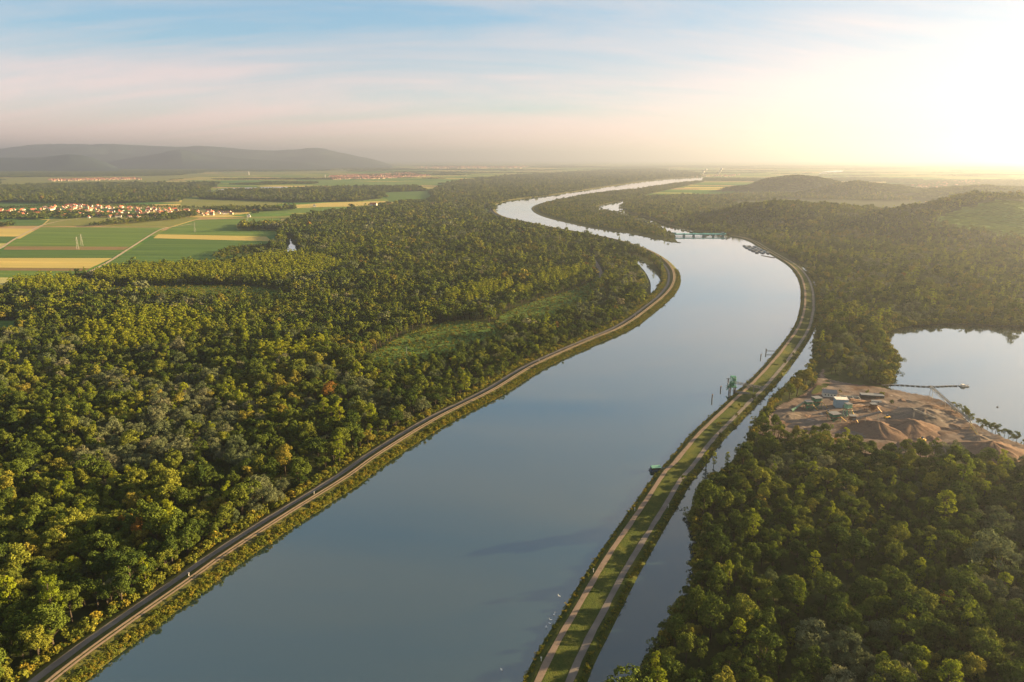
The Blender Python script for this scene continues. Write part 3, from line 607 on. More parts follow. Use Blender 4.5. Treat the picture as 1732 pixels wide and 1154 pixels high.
cx = gn.nodes.new('ShaderNodeCombineXYZ'); gn.links.new(named('rot', 'FLOAT'), cx.inputs[2]); gn.links.new(cx.outputs[0], iop.inputs['Rotation']); gn.links.new(iop.outputs[0], go.inputs[0])
def plant(name, P, idx, scl, rot, tint, label, cat):
    me = bpy.data.meshes.new(name); me.vertices.add(len(P)); me.vertices.foreach_set('co', np.asarray(P, np.float32).ravel())
    for nm, ty, arr, f in (('idx', 'INT', idx, 'value'), ('scl', 'FLOAT_VECTOR', scl, 'vector'), ('rot', 'FLOAT', rot, 'value'), ('tint', 'FLOAT', tint, 'value')):
        at_ = me.attributes.new(nm, ty, 'POINT'); at_.data.foreach_set(f, np.asarray(arr, np.int32 if ty == 'INT' else np.float32).ravel())
    o = link(bpy.data.objects.new(name, me)); m = o.modifiers.new('plant', 'NODES'); m.node_group = gn
    return tag(o, label, cat, None, 'stuff')
def grid(poly, sp, jit=.42):
    P = np.asarray(poly); x0, y0 = P.min(0); x1, y1 = P.max(0); y0 = max(y0, 170)
    X, Y = np.meshgrid(np.arange(float(x0), x1, sp), np.arange(float(y0), y1, sp * .87)); X[1::2] += sp / 2
    q = np.stack([X.ravel(), Y.ravel()], 1) + rng.uniform(-jit * sp, jit * sp, (X.size, 2))
    px, py, dep = proj(np.c_[q, np.full(len(q), 8.)]); q = q[(px > -140) & (px < 1872) & (py < 1225) & (q[:, 1] > 100)]
    return q[inside(poly, q)]
PONDX = A([(484, 402), (492, 398), (502, 412), (510, 434), (482, 437)])
POP = [smooth(A(c), 3, True) for c in ([(187, 462), (400, 456), (405, 477), (185, 484)], [(400, 456), (470, 436), (560, 446), (575, 462), (490, 480), (410, 480)], [(150, 565), (230, 540), (290, 532), (350, 550), (360, 566), (300, 590), (200, 604), (140, 596)], [(440, 610), (535, 592), (538, 607), (450, 634)], [(742, 512), (800, 492), (862, 487), (858, 504), (790, 520)], [(874, 498), (896, 494), (898, 503), (874, 506)], [(903, 478), (985, 462), (985, 475), (905, 492)], [(30, 480), (70, 474), (160, 490), (150, 510), (40, 500)])]
REST_KEEP = []       # everything planted: kind code, xyz, scale, rot, tint, region
KN = ['broad', 'poplar', 'willow', 'shrub', 'clump']
def wood(poly, region, sp, hmean=1.0, exclude=(), willow=.12, gap=.06, popl=True, tint_b=0., young=None):
    q = grid(poly, sp)
    for ex in exclude: q = q[~inside(ex, q)]
    if popl == 'left':
        for c in CLRw: q = q[~inside(c, q) | (rng.random(len(q)) < .06)]
        q = q[~near_line(frd, q, 9)]; q = q[~near_line(sliver, q, 12) & ~inside(sliver, q)]; q = q[~inside(PONDX, q)]; q = q[~inside(sf, q)]
    if region in ('island', 'left', 'left_far'):
        far = q[:, 1] > 1900; nl = near_line(LB, q, 62) | near_line(IS, q, 30); q = q[~(far & nl)]
    n = len(q); x, y = q[:, 0], q[:, 1]
    big = fbm(x / 120, y / 120, 3); pat = fbm(x / 70 + 40, y / 70 + 9, 3); sil = fbm(x / 55 + 11, y / 55 + 77, 3)
    keep = rng.random(n) > gap + .25 * (pat < .30); q, x, y, big, pat, sil = q[keep], x[keep], y[keep], big[keep], pat[keep], sil[keep]; n = len(q)
    kind = np.zeros(n, int); u = rng.random(n)
    kind[(sil > .62) & (u < .75)] = 2; kind[u < willow * .35] = 2; kind[(u > .93)] = 1
    s = hmean * (.62 + .75 * big) * np.exp(rng.normal(0, .25, n)); sxy = s * rng.uniform(.74, 1.3, n)
    tint = np.clip(.12 + .75 * (pat - .2) + rng.normal(0, .22, n) + tint_b, 0, .86); tint = np.where(rng.random(n) < .010, rng.uniform(.86, 1, n), tint)
    if popl == 'left':
        for i, c in enumerate(POP):
            m = inside(c, q); kind[m & (rng.random(len(q)) < .22)] = 9; m &= kind != 9; kind[m] = 1; s[m] = (1.05 if i != 3 else 1.25) * rng.uniform(.78, 1.15, m.sum()); sxy[m] = s[m] * 1.3; tint[m] = rng.uniform(.3, 1, m.sum())
        for c in CLRw:
            m = inside(c, q); s[m] *= .28; sxy[m] *= .35; kind[m] = 0
    kp = kind != 9; q, x, y, kind, s, sxy, tint = q[kp], x[kp], y[kp], kind[kp], s[kp], sxy[kp], tint[kp]; n = len(q)
    z = height(x, y) if region.startswith('right') else np.full(n, 2.0 if region == 'island' else 0.)
    REST_KEEP.append(dict(kind=kind, P=np.c_[x, y, z], sx=sxy, sz=s, rot=rng.uniform(0, 6.28, n), tint=tint, region=region))
wood(FL, 'left', 8.0, .95, popl='left', gap=.13)
wood(FR1, 'right_near', 8.6, 1.02, popl=False, willow=.05)
wood(FR2, 'right_far', 10.5, .85, exclude=(MEAD, VAL), popl=False, willow=.05, tint_b=.12)
wood(FI, 'island', 9.0, .6, popl=False, willow=.05, tint_b=.1)
FR3 = A([(1296, 722), (1304, 697), (1330, 673), (1352, 651), (1372, 634), (1377, 642), (1372, 656), (1347, 672), (1313, 688), (1302, 702)])
wood(FR3, 'right_near', 8, .95, popl=False, tint_b=.2)
FR4 = A([(1608, 692), (1640, 706), (1662, 719), (1692, 736), (1740, 752), (1740, 757), (1682, 742), (1640, 720), (1610, 700)])
wood(FR4, 'right_near', 6.5, .5, popl=False, tint_b=.3, gap=.25)
wood(FL2, 'left_far', 15, 1.1, popl=False); wood(FL3, 'left_far', 14, 1.15, popl=False, tint_b=-.1); wood(FL4, 'left_far', 14, 1.15, popl=False, tint_b=-.1); wood(FL6, 'left_far', 9, 1.0, popl=False); wood(FL7, 'left_far', 10, 1, popl=False)
for p in FX: wood(p, 'left_far', 9, .8, popl=False)
R_ = REST_KEEP
ALL = {k: np.concatenate([r[k] for r in R_]) for k in ('kind', 'P', 'sx', 'sz', 'rot', 'tint')}
REG = np.concatenate([np.full(len(r['kind']), i) for i, r in enumerate(R_)]); RN = [r['region'] for r in R_]
# keep levees and roads free
P2 = ALL['P'][:, :2]
px, py, dep = proj(ALL['P'] + np.array([0, 0, 10.]) * ALL['sz'][:, None])
inview = (px > 4) & (px < 1728) & (py < 1148) & (py > 268)
# the trees that show largest stand as single things
single = np.zeros(len(px), bool)
for kc, cap in ((0, 300), (1, 110), (2, 110)):
    c = np.where(inview & (ALL['kind'] == kc))[0]; c = c[np.argsort(dep[c] / np.maximum(ALL['sx'][c], .4) ** .5)][:cap]; single[c] = True
KNAME = ['broadleaf_tree', 'poplar_tree', 'willow_tree']
LBd = np.array(LB); CBd = np.array(CBs)
def dist_to(line, p): return np.sqrt(((line - p) ** 2).sum(1).min())
def make_tree(kc, loc, sx, sz, rot, tint, label, group=None, var=None):
    cm, tm = NEAR[KN[kc]][var if var is not None else random.randrange(len(NEAR[KN[kc]]))]
    t = empty(KNAME[kc] if kc < 3 else 'bush', loc, rot); t.scale = (sx, sx, sz); tag(t, label, 'tree' if kc < 3 else 'bush', group)
    c = link(bpy.data.objects.new('crown', cm), t); c['tint'] = float(tint); link(bpy.data.objects.new('trunk', tm), t)
    return t
def col_word(kc, t):
    if kc == 1: return 'yellow green slender'
    if kc == 2: return 'silvery grey green'
    return 'dark green' if t < .35 else 'olive green' if t < .7 else 'bright yellow olive' if t < .86 else 'orange brown'
for i in np.where(single)[0]:
    kc = int(ALL['kind'][i]); p = ALL['P'][i]; reg = RN[REG[i]]; t = ALL['tint'][i]
    lev = 'near the bottom edge' if py[i] > 1040 else 'level with the swans' if py[i] > 900 else 'level with the boathouse'
    if reg == 'left':
        d = dist_to(LBd, p[:2]) - 33
        place = 'in front row by left levee' if d < 12 else 'just behind the levee trees' if d < 60 else 'deep in the left forest'
    else:
        d = dist_to(CBd, p[:2]); place = 'on the canal bank' if d < 16 else 'near the narrow canal' if d < 80 else 'deep in the right forest' if px[i] < 1480 else 'at the right picture edge'
    place += ' ' + lev
    sz_ = 'small' if ALL['sz'][i] < .8 else 'tall' if ALL['sz'][i] > 1.15 else 'medium'
    nm = ('broadleaf tree', 'poplar', 'willow')[kc]
    make_tree(kc, p, float(ALL['sx'][i]), float(ALL['sz'][i]), float(ALL['rot'][i]), t, '%s %s %s %s' % (sz_, col_word(kc, t), nm, place), '%s %s %s' % (sz_, nm + 's', place))
rest = ~single
lod = np.where(dep < 950, 0, np.where(dep < 2100, 1, 2))
NPR = len(PROTO.objects); idxs = np.zeros(len(px), int)
for kc in range(3):
    for l in range(3):
        m = (ALL['kind'] == kc) & (lod == l); c = PIDX[(KN[kc], l)]; idxs[m] = np.array(c)[rng.integers(0, len(c), m.sum())]
LABS = {'left': ('forest', 'dense mixed forest covering the land left of the river'), 'right_near': ('forest', 'dense green forest filling the lower right beyond the canal'), 'right_far': ('forest', 'hazy forest and wooded hills beyond the quarry lake'), 'island': ('forest', 'trees covering the island beside the weir'), 'left_far': ('forest', 'far dark woods on the left plain and beyond the river bend')}
for reg, (nm, lab) in LABS.items():
    m = rest & np.isin(REG, [i for i, r in enumerate(RN) if r == reg])
    plant(nm, ALL['P'][m], idxs[m], np.c_[ALL['sx'][m], ALL['sx'][m], ALL['sz'][m]], ALL['rot'][m], ALL['tint'][m], lab, nm)
# far patchwork woods on the plain, hills behind
def far_pts(r0, r1, sp, cover, sx, seedo):
    n = int(math.radians(84) * (r1 ** 2 - r0 ** 2) / 2 / sp ** 2); th = rng.uniform(-math.radians(42), math.radians(42), n); r_ = np.sqrt(rng.uniform(r0 ** 2, r1 ** 2, n))
    q = np.stack([r_ * np.sin(th), r_ * np.cos(th)], 1)
    f = fbm(q[:, 0] / 1500 + seedo, q[:, 1] / 700 + 3, 4); q = q[f > cover]
    for P in fpolys + [riv, arm, VAL, MEAD, LK, isl_poly, FL, FL2, FL3, FL4, FR2]:
        q = q[~inside(P, q)]
    return q
q1 = far_pts(3300, 9000, 26, .57, 1, 4.0); q2 = far_pts(9000, 26000, 75, .56, 1, 9.0)
hl = grid([(1100, 3000), (5000, 3000), (5000, 6200), (1100, 6200)], 20); hl = hl[height(hl[:, 0], hl[:, 1]) > 14]; hl = hl[fbm(hl[:, 0] / 200, hl[:, 1] / 200, 3) > .34]
q3 = grid(FL5, 40)
Q = np.concatenate([q1, q2, hl, q3]); sx = np.r_[rng.uniform(.9, 1.7, len(q1)), rng.uniform(2.6, 4.4, len(q2)), rng.uniform(.7, 1.1, len(hl)), rng.uniform(1.6, 2.4, len(q3))]
sz = np.r_[rng.uniform(.7, 1.15, len(q1)), rng.uniform(.8, 1.3, len(q2)), rng.uniform(.6, .9, len(hl)), rng.uniform(.9, 1.3, len(q3))]
n = len(Q); cl = np.array(PIDX[('clump', 0)])
plant('distant_woodland', np.c_[Q, height(Q[:, 0], Q[:, 1])], cl[rng.integers(0, len(cl), n)], np.c_[sx, sx, sz], rng.uniform(0, 6.28, n), np.clip(rng.normal(.3, .2, n), 0, .85), 'patchy distant woodland fading into the haze', 'woodland')
print('trees', len(px), 'far', n)
# shrubs: river slope of the left levee, dike edges, clearings
def along(line, o0, o1, zf, n, side, lo, hi):
    L_ = np.array(line); k = rng.integers(0, len(L_) - 1, n); t = rng.random(n); base = L_[k] + (L_[k + 1] - L_[k]) * t[:, None]
    ok = np.linalg.norm(L_[k + 1] - L_[k], axis=1) < 30; k, t, base = k[ok], t[ok], base[ok]; n = len(k)
    T = L_[k + 1] - L_[k]; T /= np.linalg.norm(T, axis=1)[:, None]; o = rng.uniform(o0, o1, n)
    return np.c_[base + side * o[:, None] * np.stack([-T[:, 1], T[:, 0]], 1), zf(o)], rng.uniform(lo, hi, n)
shr = PIDX[('shrub', 0)]
def shrubs(name, sets, lab):
    P = np.concatenate([s[0] for s in sets]); s = np.concatenate([s[1] for s in sets]); n = len(P); s = s * np.exp(rng.normal(0, .25, n))
    plant(name, P, np.array(shr)[rng.integers(0, len(shr), n)], np.c_[s * 1.15, s * 1.15, s], rng.uniform(0, 6.28, n), np.clip(rng.normal(.5, .28, n), 0, 1), lab, 'shrubs')
nearL = [p for p in LB if p[1] < 1500]; nearR = [p for p in RB if p[1] < 1500]
shrubs('bank_shrubs', [along(nearL, -.6, 5.5, lambda o: 1.3 + np.maximum(o, 0) * .5, 6500, 1, .45, .95), along(nearL, 5.0, 8.0, lambda o: 3.9 + (o - 5) * .35, 1500, 1, .2, .45)], 'yellow green scrub along the water edge of the left levee')
shrubs('dike_shrubs', [along(nearR, .2, 2.6, lambda o: 1.4 + o * .55, 2200, -1, .25, .6), along(nearR, 24.5, 27.5, lambda o: 1.8 - (o - 24.5) * .4, 1700, -1, .3, .7)], 'low green scrub along both edges of the dike')
cs = np.concatenate([grid(c, 6) for c in CLRw]); shrubs('clearing_shrubs', [(np.c_[cs, np.zeros(len(cs))], rng.uniform(.4, 1.6, len(cs)))], 'scattered bushes in the forest clearings')
fe = along([p for p in levL if p[1] < 1600], -3, 3, lambda o: o * 0, 2600, 1, .8, 2.0); fc = along([p for p in CBs if p[1] < 1500], -1, 3, lambda o: o * 0 + .1, 1500, -1, .8, 2.2)
lks = [p for p in LK if (p[1] > at(0, 652)[1])]; fl = along([p for p in lks if p[0] < 1500], -1.5, 4, lambda o: o * 0 + .2, 1500, 1, 1.2, 3.2)
shrubs('forest_edge_shrubs', [fe, fc, fl], 'bushes along the forest edges by levee and canal')

# ================================================================== MOUNTAINS AND AIR
def mountain(px_line, Y, depth, label, rough):
    xs = np.array([p[0] for p in px_line], float); ys = np.array([p[1] for p in px_line], float)
    nx, ny = 240, 28; vs = []; fs = []
    U = np.linspace(xs[0], xs[-1], nx)
    for j in range(ny):
        t = j / (ny - 1) * 2 - 1                        # -1 front foot, 0 crest, 1 back foot
        for u in U:
            top = world_at(u, np.interp(u, xs, ys), Y); k = (top[2]) * max(0, 1 - abs(t)) ** .85
            yy = Y + t * depth; xx = top[0] * yy / Y
            nzv = fbm(np.array([xx / 1400]), np.array([yy / 1400]), 5)[0] - .5
            side = 4 * abs(t) * (1 - abs(t))
            xx += 260 * (fbm(np.array([xx / 900 + 7]), np.array([yy / 900]), 3)[0] - .5) * side
            vs.append((xx, yy, max(-.5, k * (1 + rough * nzv * side) + 8 * nzv * (1 - abs(t)) - (1 if abs(t) > .98 else 0))))
    for j in range(ny - 1):
        for i in range(nx - 1): fs.append([j * nx + i, j * nx + i + 1, (j + 1) * nx + i + 1, (j + 1) * nx + i])
    o = mesh_obj('mountain_range', vs, fs, M['mountain'], None, True); return tag(o, label, 'mountains', None, 'structure')
mountain([(-700, 262), (-450, 252), (-250, 249), (-120, 253), (0, 252), (52, 246.5), (100, 244), (139, 243), (190, 245), (242, 246), (346, 248), (416, 251), (461, 254), (502, 253.5), (520, 251), (537, 250), (552, 251.5), (569, 256), (589, 260), (604, 263.5), (622, 267), (645, 273), (665, 280)], 23000, 5000, 'long blue mountain range on the left horizon', 1.2)
mountain([(170, 282), (187, 273), (242, 263), (270, 259), (288, 254.5), (305, 252), (322, 255), (338, 259), (364, 263), (433, 269), (520, 274), (560, 282)], 18000, 2600, 'pointed wooded foothill in front of the mountain range', 1.3)
mountain([(-500, 266), (-300, 258), (-150, 262), (0, 266), (40, 266), (69, 265), (95, 262), (114, 260.5), (135, 263), (156, 267), (180, 275), (200, 284)], 15000, 2200, 'darker low foothill at the far left', 1.3)
hb = MB().box((0, 0, 372), (132000, 132000, 750)); hzo = hb.build('haze', None); tag(hzo, 'warm evening haze over the whole valley', 'haze', None, 'stuff')
hm = bpy.data.materials.new('haze_air'); hm.use_nodes = True; ht = hm.node_tree; ht.nodes.clear()
hv = ht.nodes.new('ShaderNodeVolumePrincipled'); ho = ht.nodes.new('ShaderNodeOutputMaterial')
hv.inputs['Color'].default_value = (.47, .53, .66, 1); hv.inputs['Density'].default_value = 7.0e-5; hv.inputs['Anisotropy'].default_value = .58
ht.links.new(hv.outputs[0], ho.inputs['Volume']); hzo.data.materials.append(hm)

# ================================================================== VILLAGE AND PLAIN
def house_parts(wd, ln, hw, hr):
    wl = MB().box((0, 0, hw / 2), (wd, ln, hw)); wl.poly([(-wd / 2, -ln / 2, hw), (wd / 2, -ln / 2, hw), (0, -ln / 2, hw + hr * .92), (-wd / 2, ln / 2, hw), (wd / 2, ln / 2, hw), (0, ln / 2, hw + hr * .92)], [(0, 1, 2), (5, 4, 3)])
    e = .5; k = hr / (wd / 2)
    rf = MB()
    for sgn in (-1, 1):
        a = [(sgn * (wd / 2 + e), -ln / 2 - e, hw - e * k), (0, -ln / 2 - e, hw + hr), (0, ln / 2 + e, hw + hr), (sgn * (wd / 2 + e), ln / 2 + e, hw - e * k)]
        b = [(p[0], p[1], p[2] + .25) for p in a]; q = [[0, 1, 2, 3], [7, 6, 5, 4], [0, 4, 5, 1], [3, 2, 6, 7], [0, 3, 7, 4]]
        rf.poly(a + b, [f if sgn < 0 else f[::-1] for f in q])
    return wl, rf
HV = []
for (wd, ln, hw, hr) in ((9, 13, 5.2, 4.2), (10, 16, 5.8, 4.6), (8.5, 11, 4.4, 4.0), (11, 22, 5.5, 4.8)):
    wl, rf = house_parts(wd, ln, hw, hr)
    mw = bpy.data.meshes.new('house_wall'); mw.from_pydata(wl.v, [], wl.f); mr_ = bpy.data.meshes.new('house_roof'); mr_.from_pydata(rf.v, [], rf.f); HV.append((mw, mr_))
HC = {}
def house(loc, rz, v, wall, roof, label, group, sc=1.0):
    t = empty('house', loc, rz); t.scale = (sc, sc, sc); tag(t, label, 'house', group)
    for nm, me_, mat in (('wall', HV[v][0], wall), ('roof', HV[v][1], roof)):
        k = (me_.name, mat)
        if k not in HC: m2 = me_.copy(); m2.materials.clear(); m2.materials.append(M[mat]); HC[k] = m2
        link(bpy.data.objects.new(nm, HC[k]), t)
    return t
VP = A([(-30, 357), (30, 355), (75, 352), (115, 347.5), (150, 347), (200, 351), (260, 353), (330, 356.5), (395, 359), (392, 363), (330, 365.5), (290, 367), (250, 368.5), (180, 369), (110, 369), (80, 367), (0, 365.5), (-30, 365)])
vq = grid(VP, 46, .30); vq = vq[rng.random(len(vq)) < .93][:290]
for i, (x, y) in enumerate(vq):
    px_, py_, _ = proj(np.array([x, y, 4.])); rc = random.choices(['roof_a', 'roof_b', 'roof_c'], [.66, .24, .10])[0]; wc = random.choices(['white', 'cream'], [.65, .35])[0]
    v = random.randrange(4); row = 'front row by the fields' if py_ > 365 else 'back row by the wood' if py_ < 354 else 'middle row'
    colm = ('far left end', 'left part', 'street left of the church', 'quarter around the church', 'street right of the church', 'part above the long hedge', 'right part', 'right end by the trees')[int(np.clip(np.searchsorted([40, 85, 130, 175, 225, 280, 335], px_), 0, 7))]
    szw = ('medium', 'large', 'small', 'long')[v]
    house((x, y, 0), random.choice([0, 1.57, .3, 1.9]) + random.gauss(0, .12), v, wc, rc, '%s %s house with %s roof, %s, %s' % (szw, wc, {'roof_a': 'red', 'roof_b': 'brown', 'roof_c': 'dark'}[rc], colm, row), 'village houses, %s, %s' % (colm, row), random.uniform(.8, 1.15))
vt = grid(VP, 34, .45); vt = vt[rng.random(len(vt)) < .42]; ve = np.concatenate([grid(A([(-30, 353), (60, 350), (110, 345), (200, 347), (330, 352), (330, 355), (200, 350), (110, 347), (0, 356)]), 16), grid(A([(0, 368), (30, 367), (60, 369), (30, 371), (0, 371)]), 20)])
vt = np.concatenate([vt, ve]); n = len(vt); fr = np.array(PIDX[('broad', 2)])
plant('village_trees', np.c_[vt, np.zeros(n)], fr[rng.integers(0, len(fr), n)], np.repeat(rng.uniform(.5, .95, n)[:, None], 3, 1), rng.uniform(0, 6, n), rng.uniform(0, .4, n), 'dark garden trees among the village houses', 'trees')
cx_, cy_ = at(152, 357.5); ch = empty('church', (cx_, cy_, 0), .2); tag(ch, 'cream church with a tall pointed tower above the village roofs', 'church')
wl, rf = house_parts(13, 34, 9, 7); wl.build('nave', M['cream'], ch); rf.build('roof', M['roof_a'], ch)
tw = MB().box((0, -20, 12), (7, 7, 24)).build('tower', M['cream'], ch); MB().bar((0, -23.45, 20), (0, -23.6, 20), 2.6, 16).build('clock_face', M['white'], tw); MB().box((0, -20, 29.5), (7.6, 7.6, 11), taper=.04).build('spire', M['roof_b'], ch)
for px_, py_, lab in ((421, 367.5, 'white barn standing alone right of the village'), (472, 354.5, 'white shed by the dark trees right of the village'), (532, 350, 'small white shed beyond the forest edge'), (250, 336, 'lone white house inside the dark wood behind the village'), (222, 341, 'lone white house at the wood edge behind the village')):
    x, y = at(px_, py_); house((x, y, .3), .3, 3, 'white', 'slate', lab, None, 1.2)
x, y = at(632, 348.5); house((x, y, .3), 1.4, 3, 'white', 'roof_a', 'white farmhouse with red roof standing in the far fields', None, 1.6)
# far towns: tiny houses that read as one mass
def far_town(polys, sp, frac, lab, sc):
    wv = MB(); rv = MB()
    for P in polys:
        q = grid(A(P), sp, .45)
        for x, y in q[rng.random(len(q)) < frac]:
            s_ = sc * random.uniform(.7, 1.4); rz = random.uniform(0, 3); wv.box((x, y, 3 * s_), (11 * s_, 15 * s_, 6 * s_), rz); rv.box((x, y, 7.4 * s_), (13 * s_, 17 * s_, 4.2 * s_), rz, .35)
    w_ = wv.build('far_town', M['cream']); w_.data.materials.append(M['roof_b']); tag(w_, lab, 'town', None, 'stuff')
    r_ = rv.build('roof', M['roof_b'], w_)
far_town([[(80, 304), (230, 301), (240, 304), (90, 307)], [(555, 298), (690, 293), (730, 298), (640, 303), (560, 304)]], 42, .6, 'two hazy red roofed towns far out on the plain', 1.2)
far_town([[(20, 283), (120, 281), (170, 283), (60, 285)], [(190, 280), (480, 277), (600, 281), (300, 283)], [(700, 283), (900, 281), (880, 285), (720, 286)]], 130, .4, 'pale towns at the foot of the mountains', 2.2)
far_town([[(1520, 316), (1640, 306), (1660, 312), (1560, 320)], [(1140, 298), (1250, 296), (1250, 299), (1150, 300)]], 60, .45, 'hazy town in the valley on the right', 1.4)
# slender landmarks
def tower(px_, py_, hgt, wd, mat, lab):
    x, y = at(px_, py_); t = empty('tower', (x, y, 0)); tag(t, lab, 'tower'); MB().bar((0, 0, 0), (0, 0, hgt), wd, 8, wd * .8).build('shaft', M[mat], t); MB().bar((0, 0, hgt), (0, 0, hgt + wd * .8), wd * 1.5, 8, wd * .4).build('top', M[mat], t)
tower(421, 296, 40, 9, 'white', 'white water tower on the far plain below the mountains'); tower(550, 302, 36, 8, 'white', 'pale tower at the edge of the far centre town'); tower(1132, 292, 75, 14, 'concrete', 'dark chimney beside the far river end')
def plume(px_, py_, sc, lab):
    x, y = at(px_, py_); bm = bmesh.new()
    for k in range(7):
        mt = Matrix.Translation((x + random.gauss(0, 12) * sc + k * 6 * sc, y + random.gauss(0, 10), 25 + k * 13 * sc)) @ Matrix.Scale((14 + 3 * k) * sc * .6, 4); bmesh.ops.create_icosphere(bm, subdivisions=2, radius=1, matrix=mt)
    for v in bm.verts: v.co += Vector((random.gauss(0, 1.6), random.gauss(0, 1.6), random.gauss(0, 1.6))) * sc
    me_ = bpy.data.meshes.new('steam_plume'); bm.to_mesh(me_); bm.free(); me_.materials.append(M['white']); me_.shade_smooth(); tag(link(bpy.data.objects.new('steam_plume', me_)), lab, 'steam')
plume(1189, 298, .8, 'white steam rising from the left end of the far factory'); plume(1216, 298, .9, 'white steam puff at the right end of the far factory')
# power pylons and poles
def pylon(px_, py_, hgt, rz, lab):
    x, y = at(px_, py_); t = empty('power_pylon', (x, y, .2), rz); tag(t, lab, 'pylon', 'power pylons in the fields')
    MB().lattice((0, 0, 0), (0, 0, hgt), (5.2, .9), .24, 8).build('mast', M['galv'], t)
    for z, wd in ((.70, 11), (.82, 8), (.94, 5)):
        MB().bar((-wd, 0, hgt * z), (wd, 0, hgt * z), .25).bar((-wd, 0, hgt * z), (0, 0, hgt * z + 1.8), .2).bar((wd, 0, hgt * z), (0, 0, hgt * z + 1.8), .3).build('cross_arm', M['galv'], t)
pylon(139, 416, 33, .4, 'taller lattice power pylon in the large green field'); pylon(132, 422, 34, .4, 'nearer lattice power pylon in the large green field')
pylon(330, 393, 33, .5, 'lattice pylon right of the dirt road junction'); pylon(419, 377, 33, .5, 'lattice pylon below the village end')
def pole(px_, py_, hgt, lab):
    x, y = at(px_, py_); t = empty('utility_pole', (x, y, 0)); tag(t, lab, 'pole', 'pale poles in the clearings'); MB().bar((0, 0, 0), (0, 0, hgt), .55, 6).build('shaft', M['galv'], t); MB().bar((-1.4, 0, hgt - .6), (1.4, 0, hgt - .6), .3).build('crossbar', M['galv'], t)
pole(856, 562, 13, 'pale pole at the right end of the large clearing'); pole(688, 603, 12, 'pale pole at the near end of the large clearing'); pole(1437 * 0 + 1000, 405, 14, 'pale pole on the levee by the upper river bend')
# camper vans by the left edge
for px_, py_, lab in ((46, 582, 'white camper at the left end of the forest car park'), (57, 580, 'second white camper in the forest car park'), (64, 593, 'white camper nearest the camera in the forest car park'), (80, 591, 'white camper at the right end of the forest car park')):
    x, y = at(px_, py_); t = empty('camper_van', (x, y, .05), 1.2); tag(t, lab, 'van', 'white campers in the forest')
    MB().box((0, 0, 1.9), (2.6, 7, 2.4)).build('body', M['white'], t, .2); MB().box((0, -4, 1.3), (2.3, 1.6, 1.5), taper=.8).build('cab', M['white'], t, .2); MB().box((0, -4.1, 1.75), (2.35, 1.2, .5)).build('windscreen', M['glass'], t)
    for sx_ in (-1.1, 1.1):
        for sy_ in (-3.4, 2.2): MB().bar((sx_ - .12, sy_, .4), (sx_ + .12, sy_, .4), .75, 10).build('wheel', M['dark'], t)

# ================================================================== RIVER STRUCTURES
# weir
wa, wb = Vector((*at(1137, 399.5, ZW), 0)), Vector((*at(1233, 399.5, ZW), 0)); wd_ = (wb - wa); wl_ = wd_.length; wr = math.atan2(wd_.y, wd_.x)
W = empty('weir', (wa.x, wa.y, 0), wr); W.scale = (1, 1, .8); tag(W, 'low teal river weir with five openings between island and shore', 'weir')
n_sp = 5; sp_ = wl_ * .86 / n_sp
for k in range(n_sp + 1):
    MB().box((k * sp_ + 6, 0, 4), (4.2, 13, 10)).box((k * sp_ + 6, -7.6, 2.5), (2.4, 3, 6)).build('pier', M['teal_dark'], W)
    if k < n_sp:
        MB().box((k * sp_ + 6 + sp_ / 2, -2, 1.9), (sp_ - 4.2, 2.5, 2.2)).build('gate', M['teal_dark'], W); MB().box((k * sp_ + 6 + sp_ / 2, -3, 8.0), (sp_ - 4.2, 3.5, 1.8)).build('beam', M['teal'], W)
MB().box((wl_ * .47, 0, 10.4), (wl_ * .94, 11, 2.6)).build('deck', M['teal'], W)
MB().box((wl_ * .47, -5.2, 12.6), (wl_ * .94, .25, .25)).box((wl_ * .47, 5.2, 12.6), (wl_ * .94, .25, .25)).build('railing', M['teal'], W)
gh = MB().box((6, 0, 13.6), (9, 12, 4.6)).build('gatehouse', M['teal_dark'], W); MB().box((6, -6.05, 14.2), (6, .12, 1.6)).build('window', M['glass'], gh); MB().box((wl_ * .86 + 6, 0, 13.2), (8, 11, 3.8)).build('gatehouse', M['teal_dark'], W)
for k in range(1, 5): MB().box((k * sp_ + 6, 0, 12.7), (4, 6, 2.0)).build('winch_box', M['teal'], W)
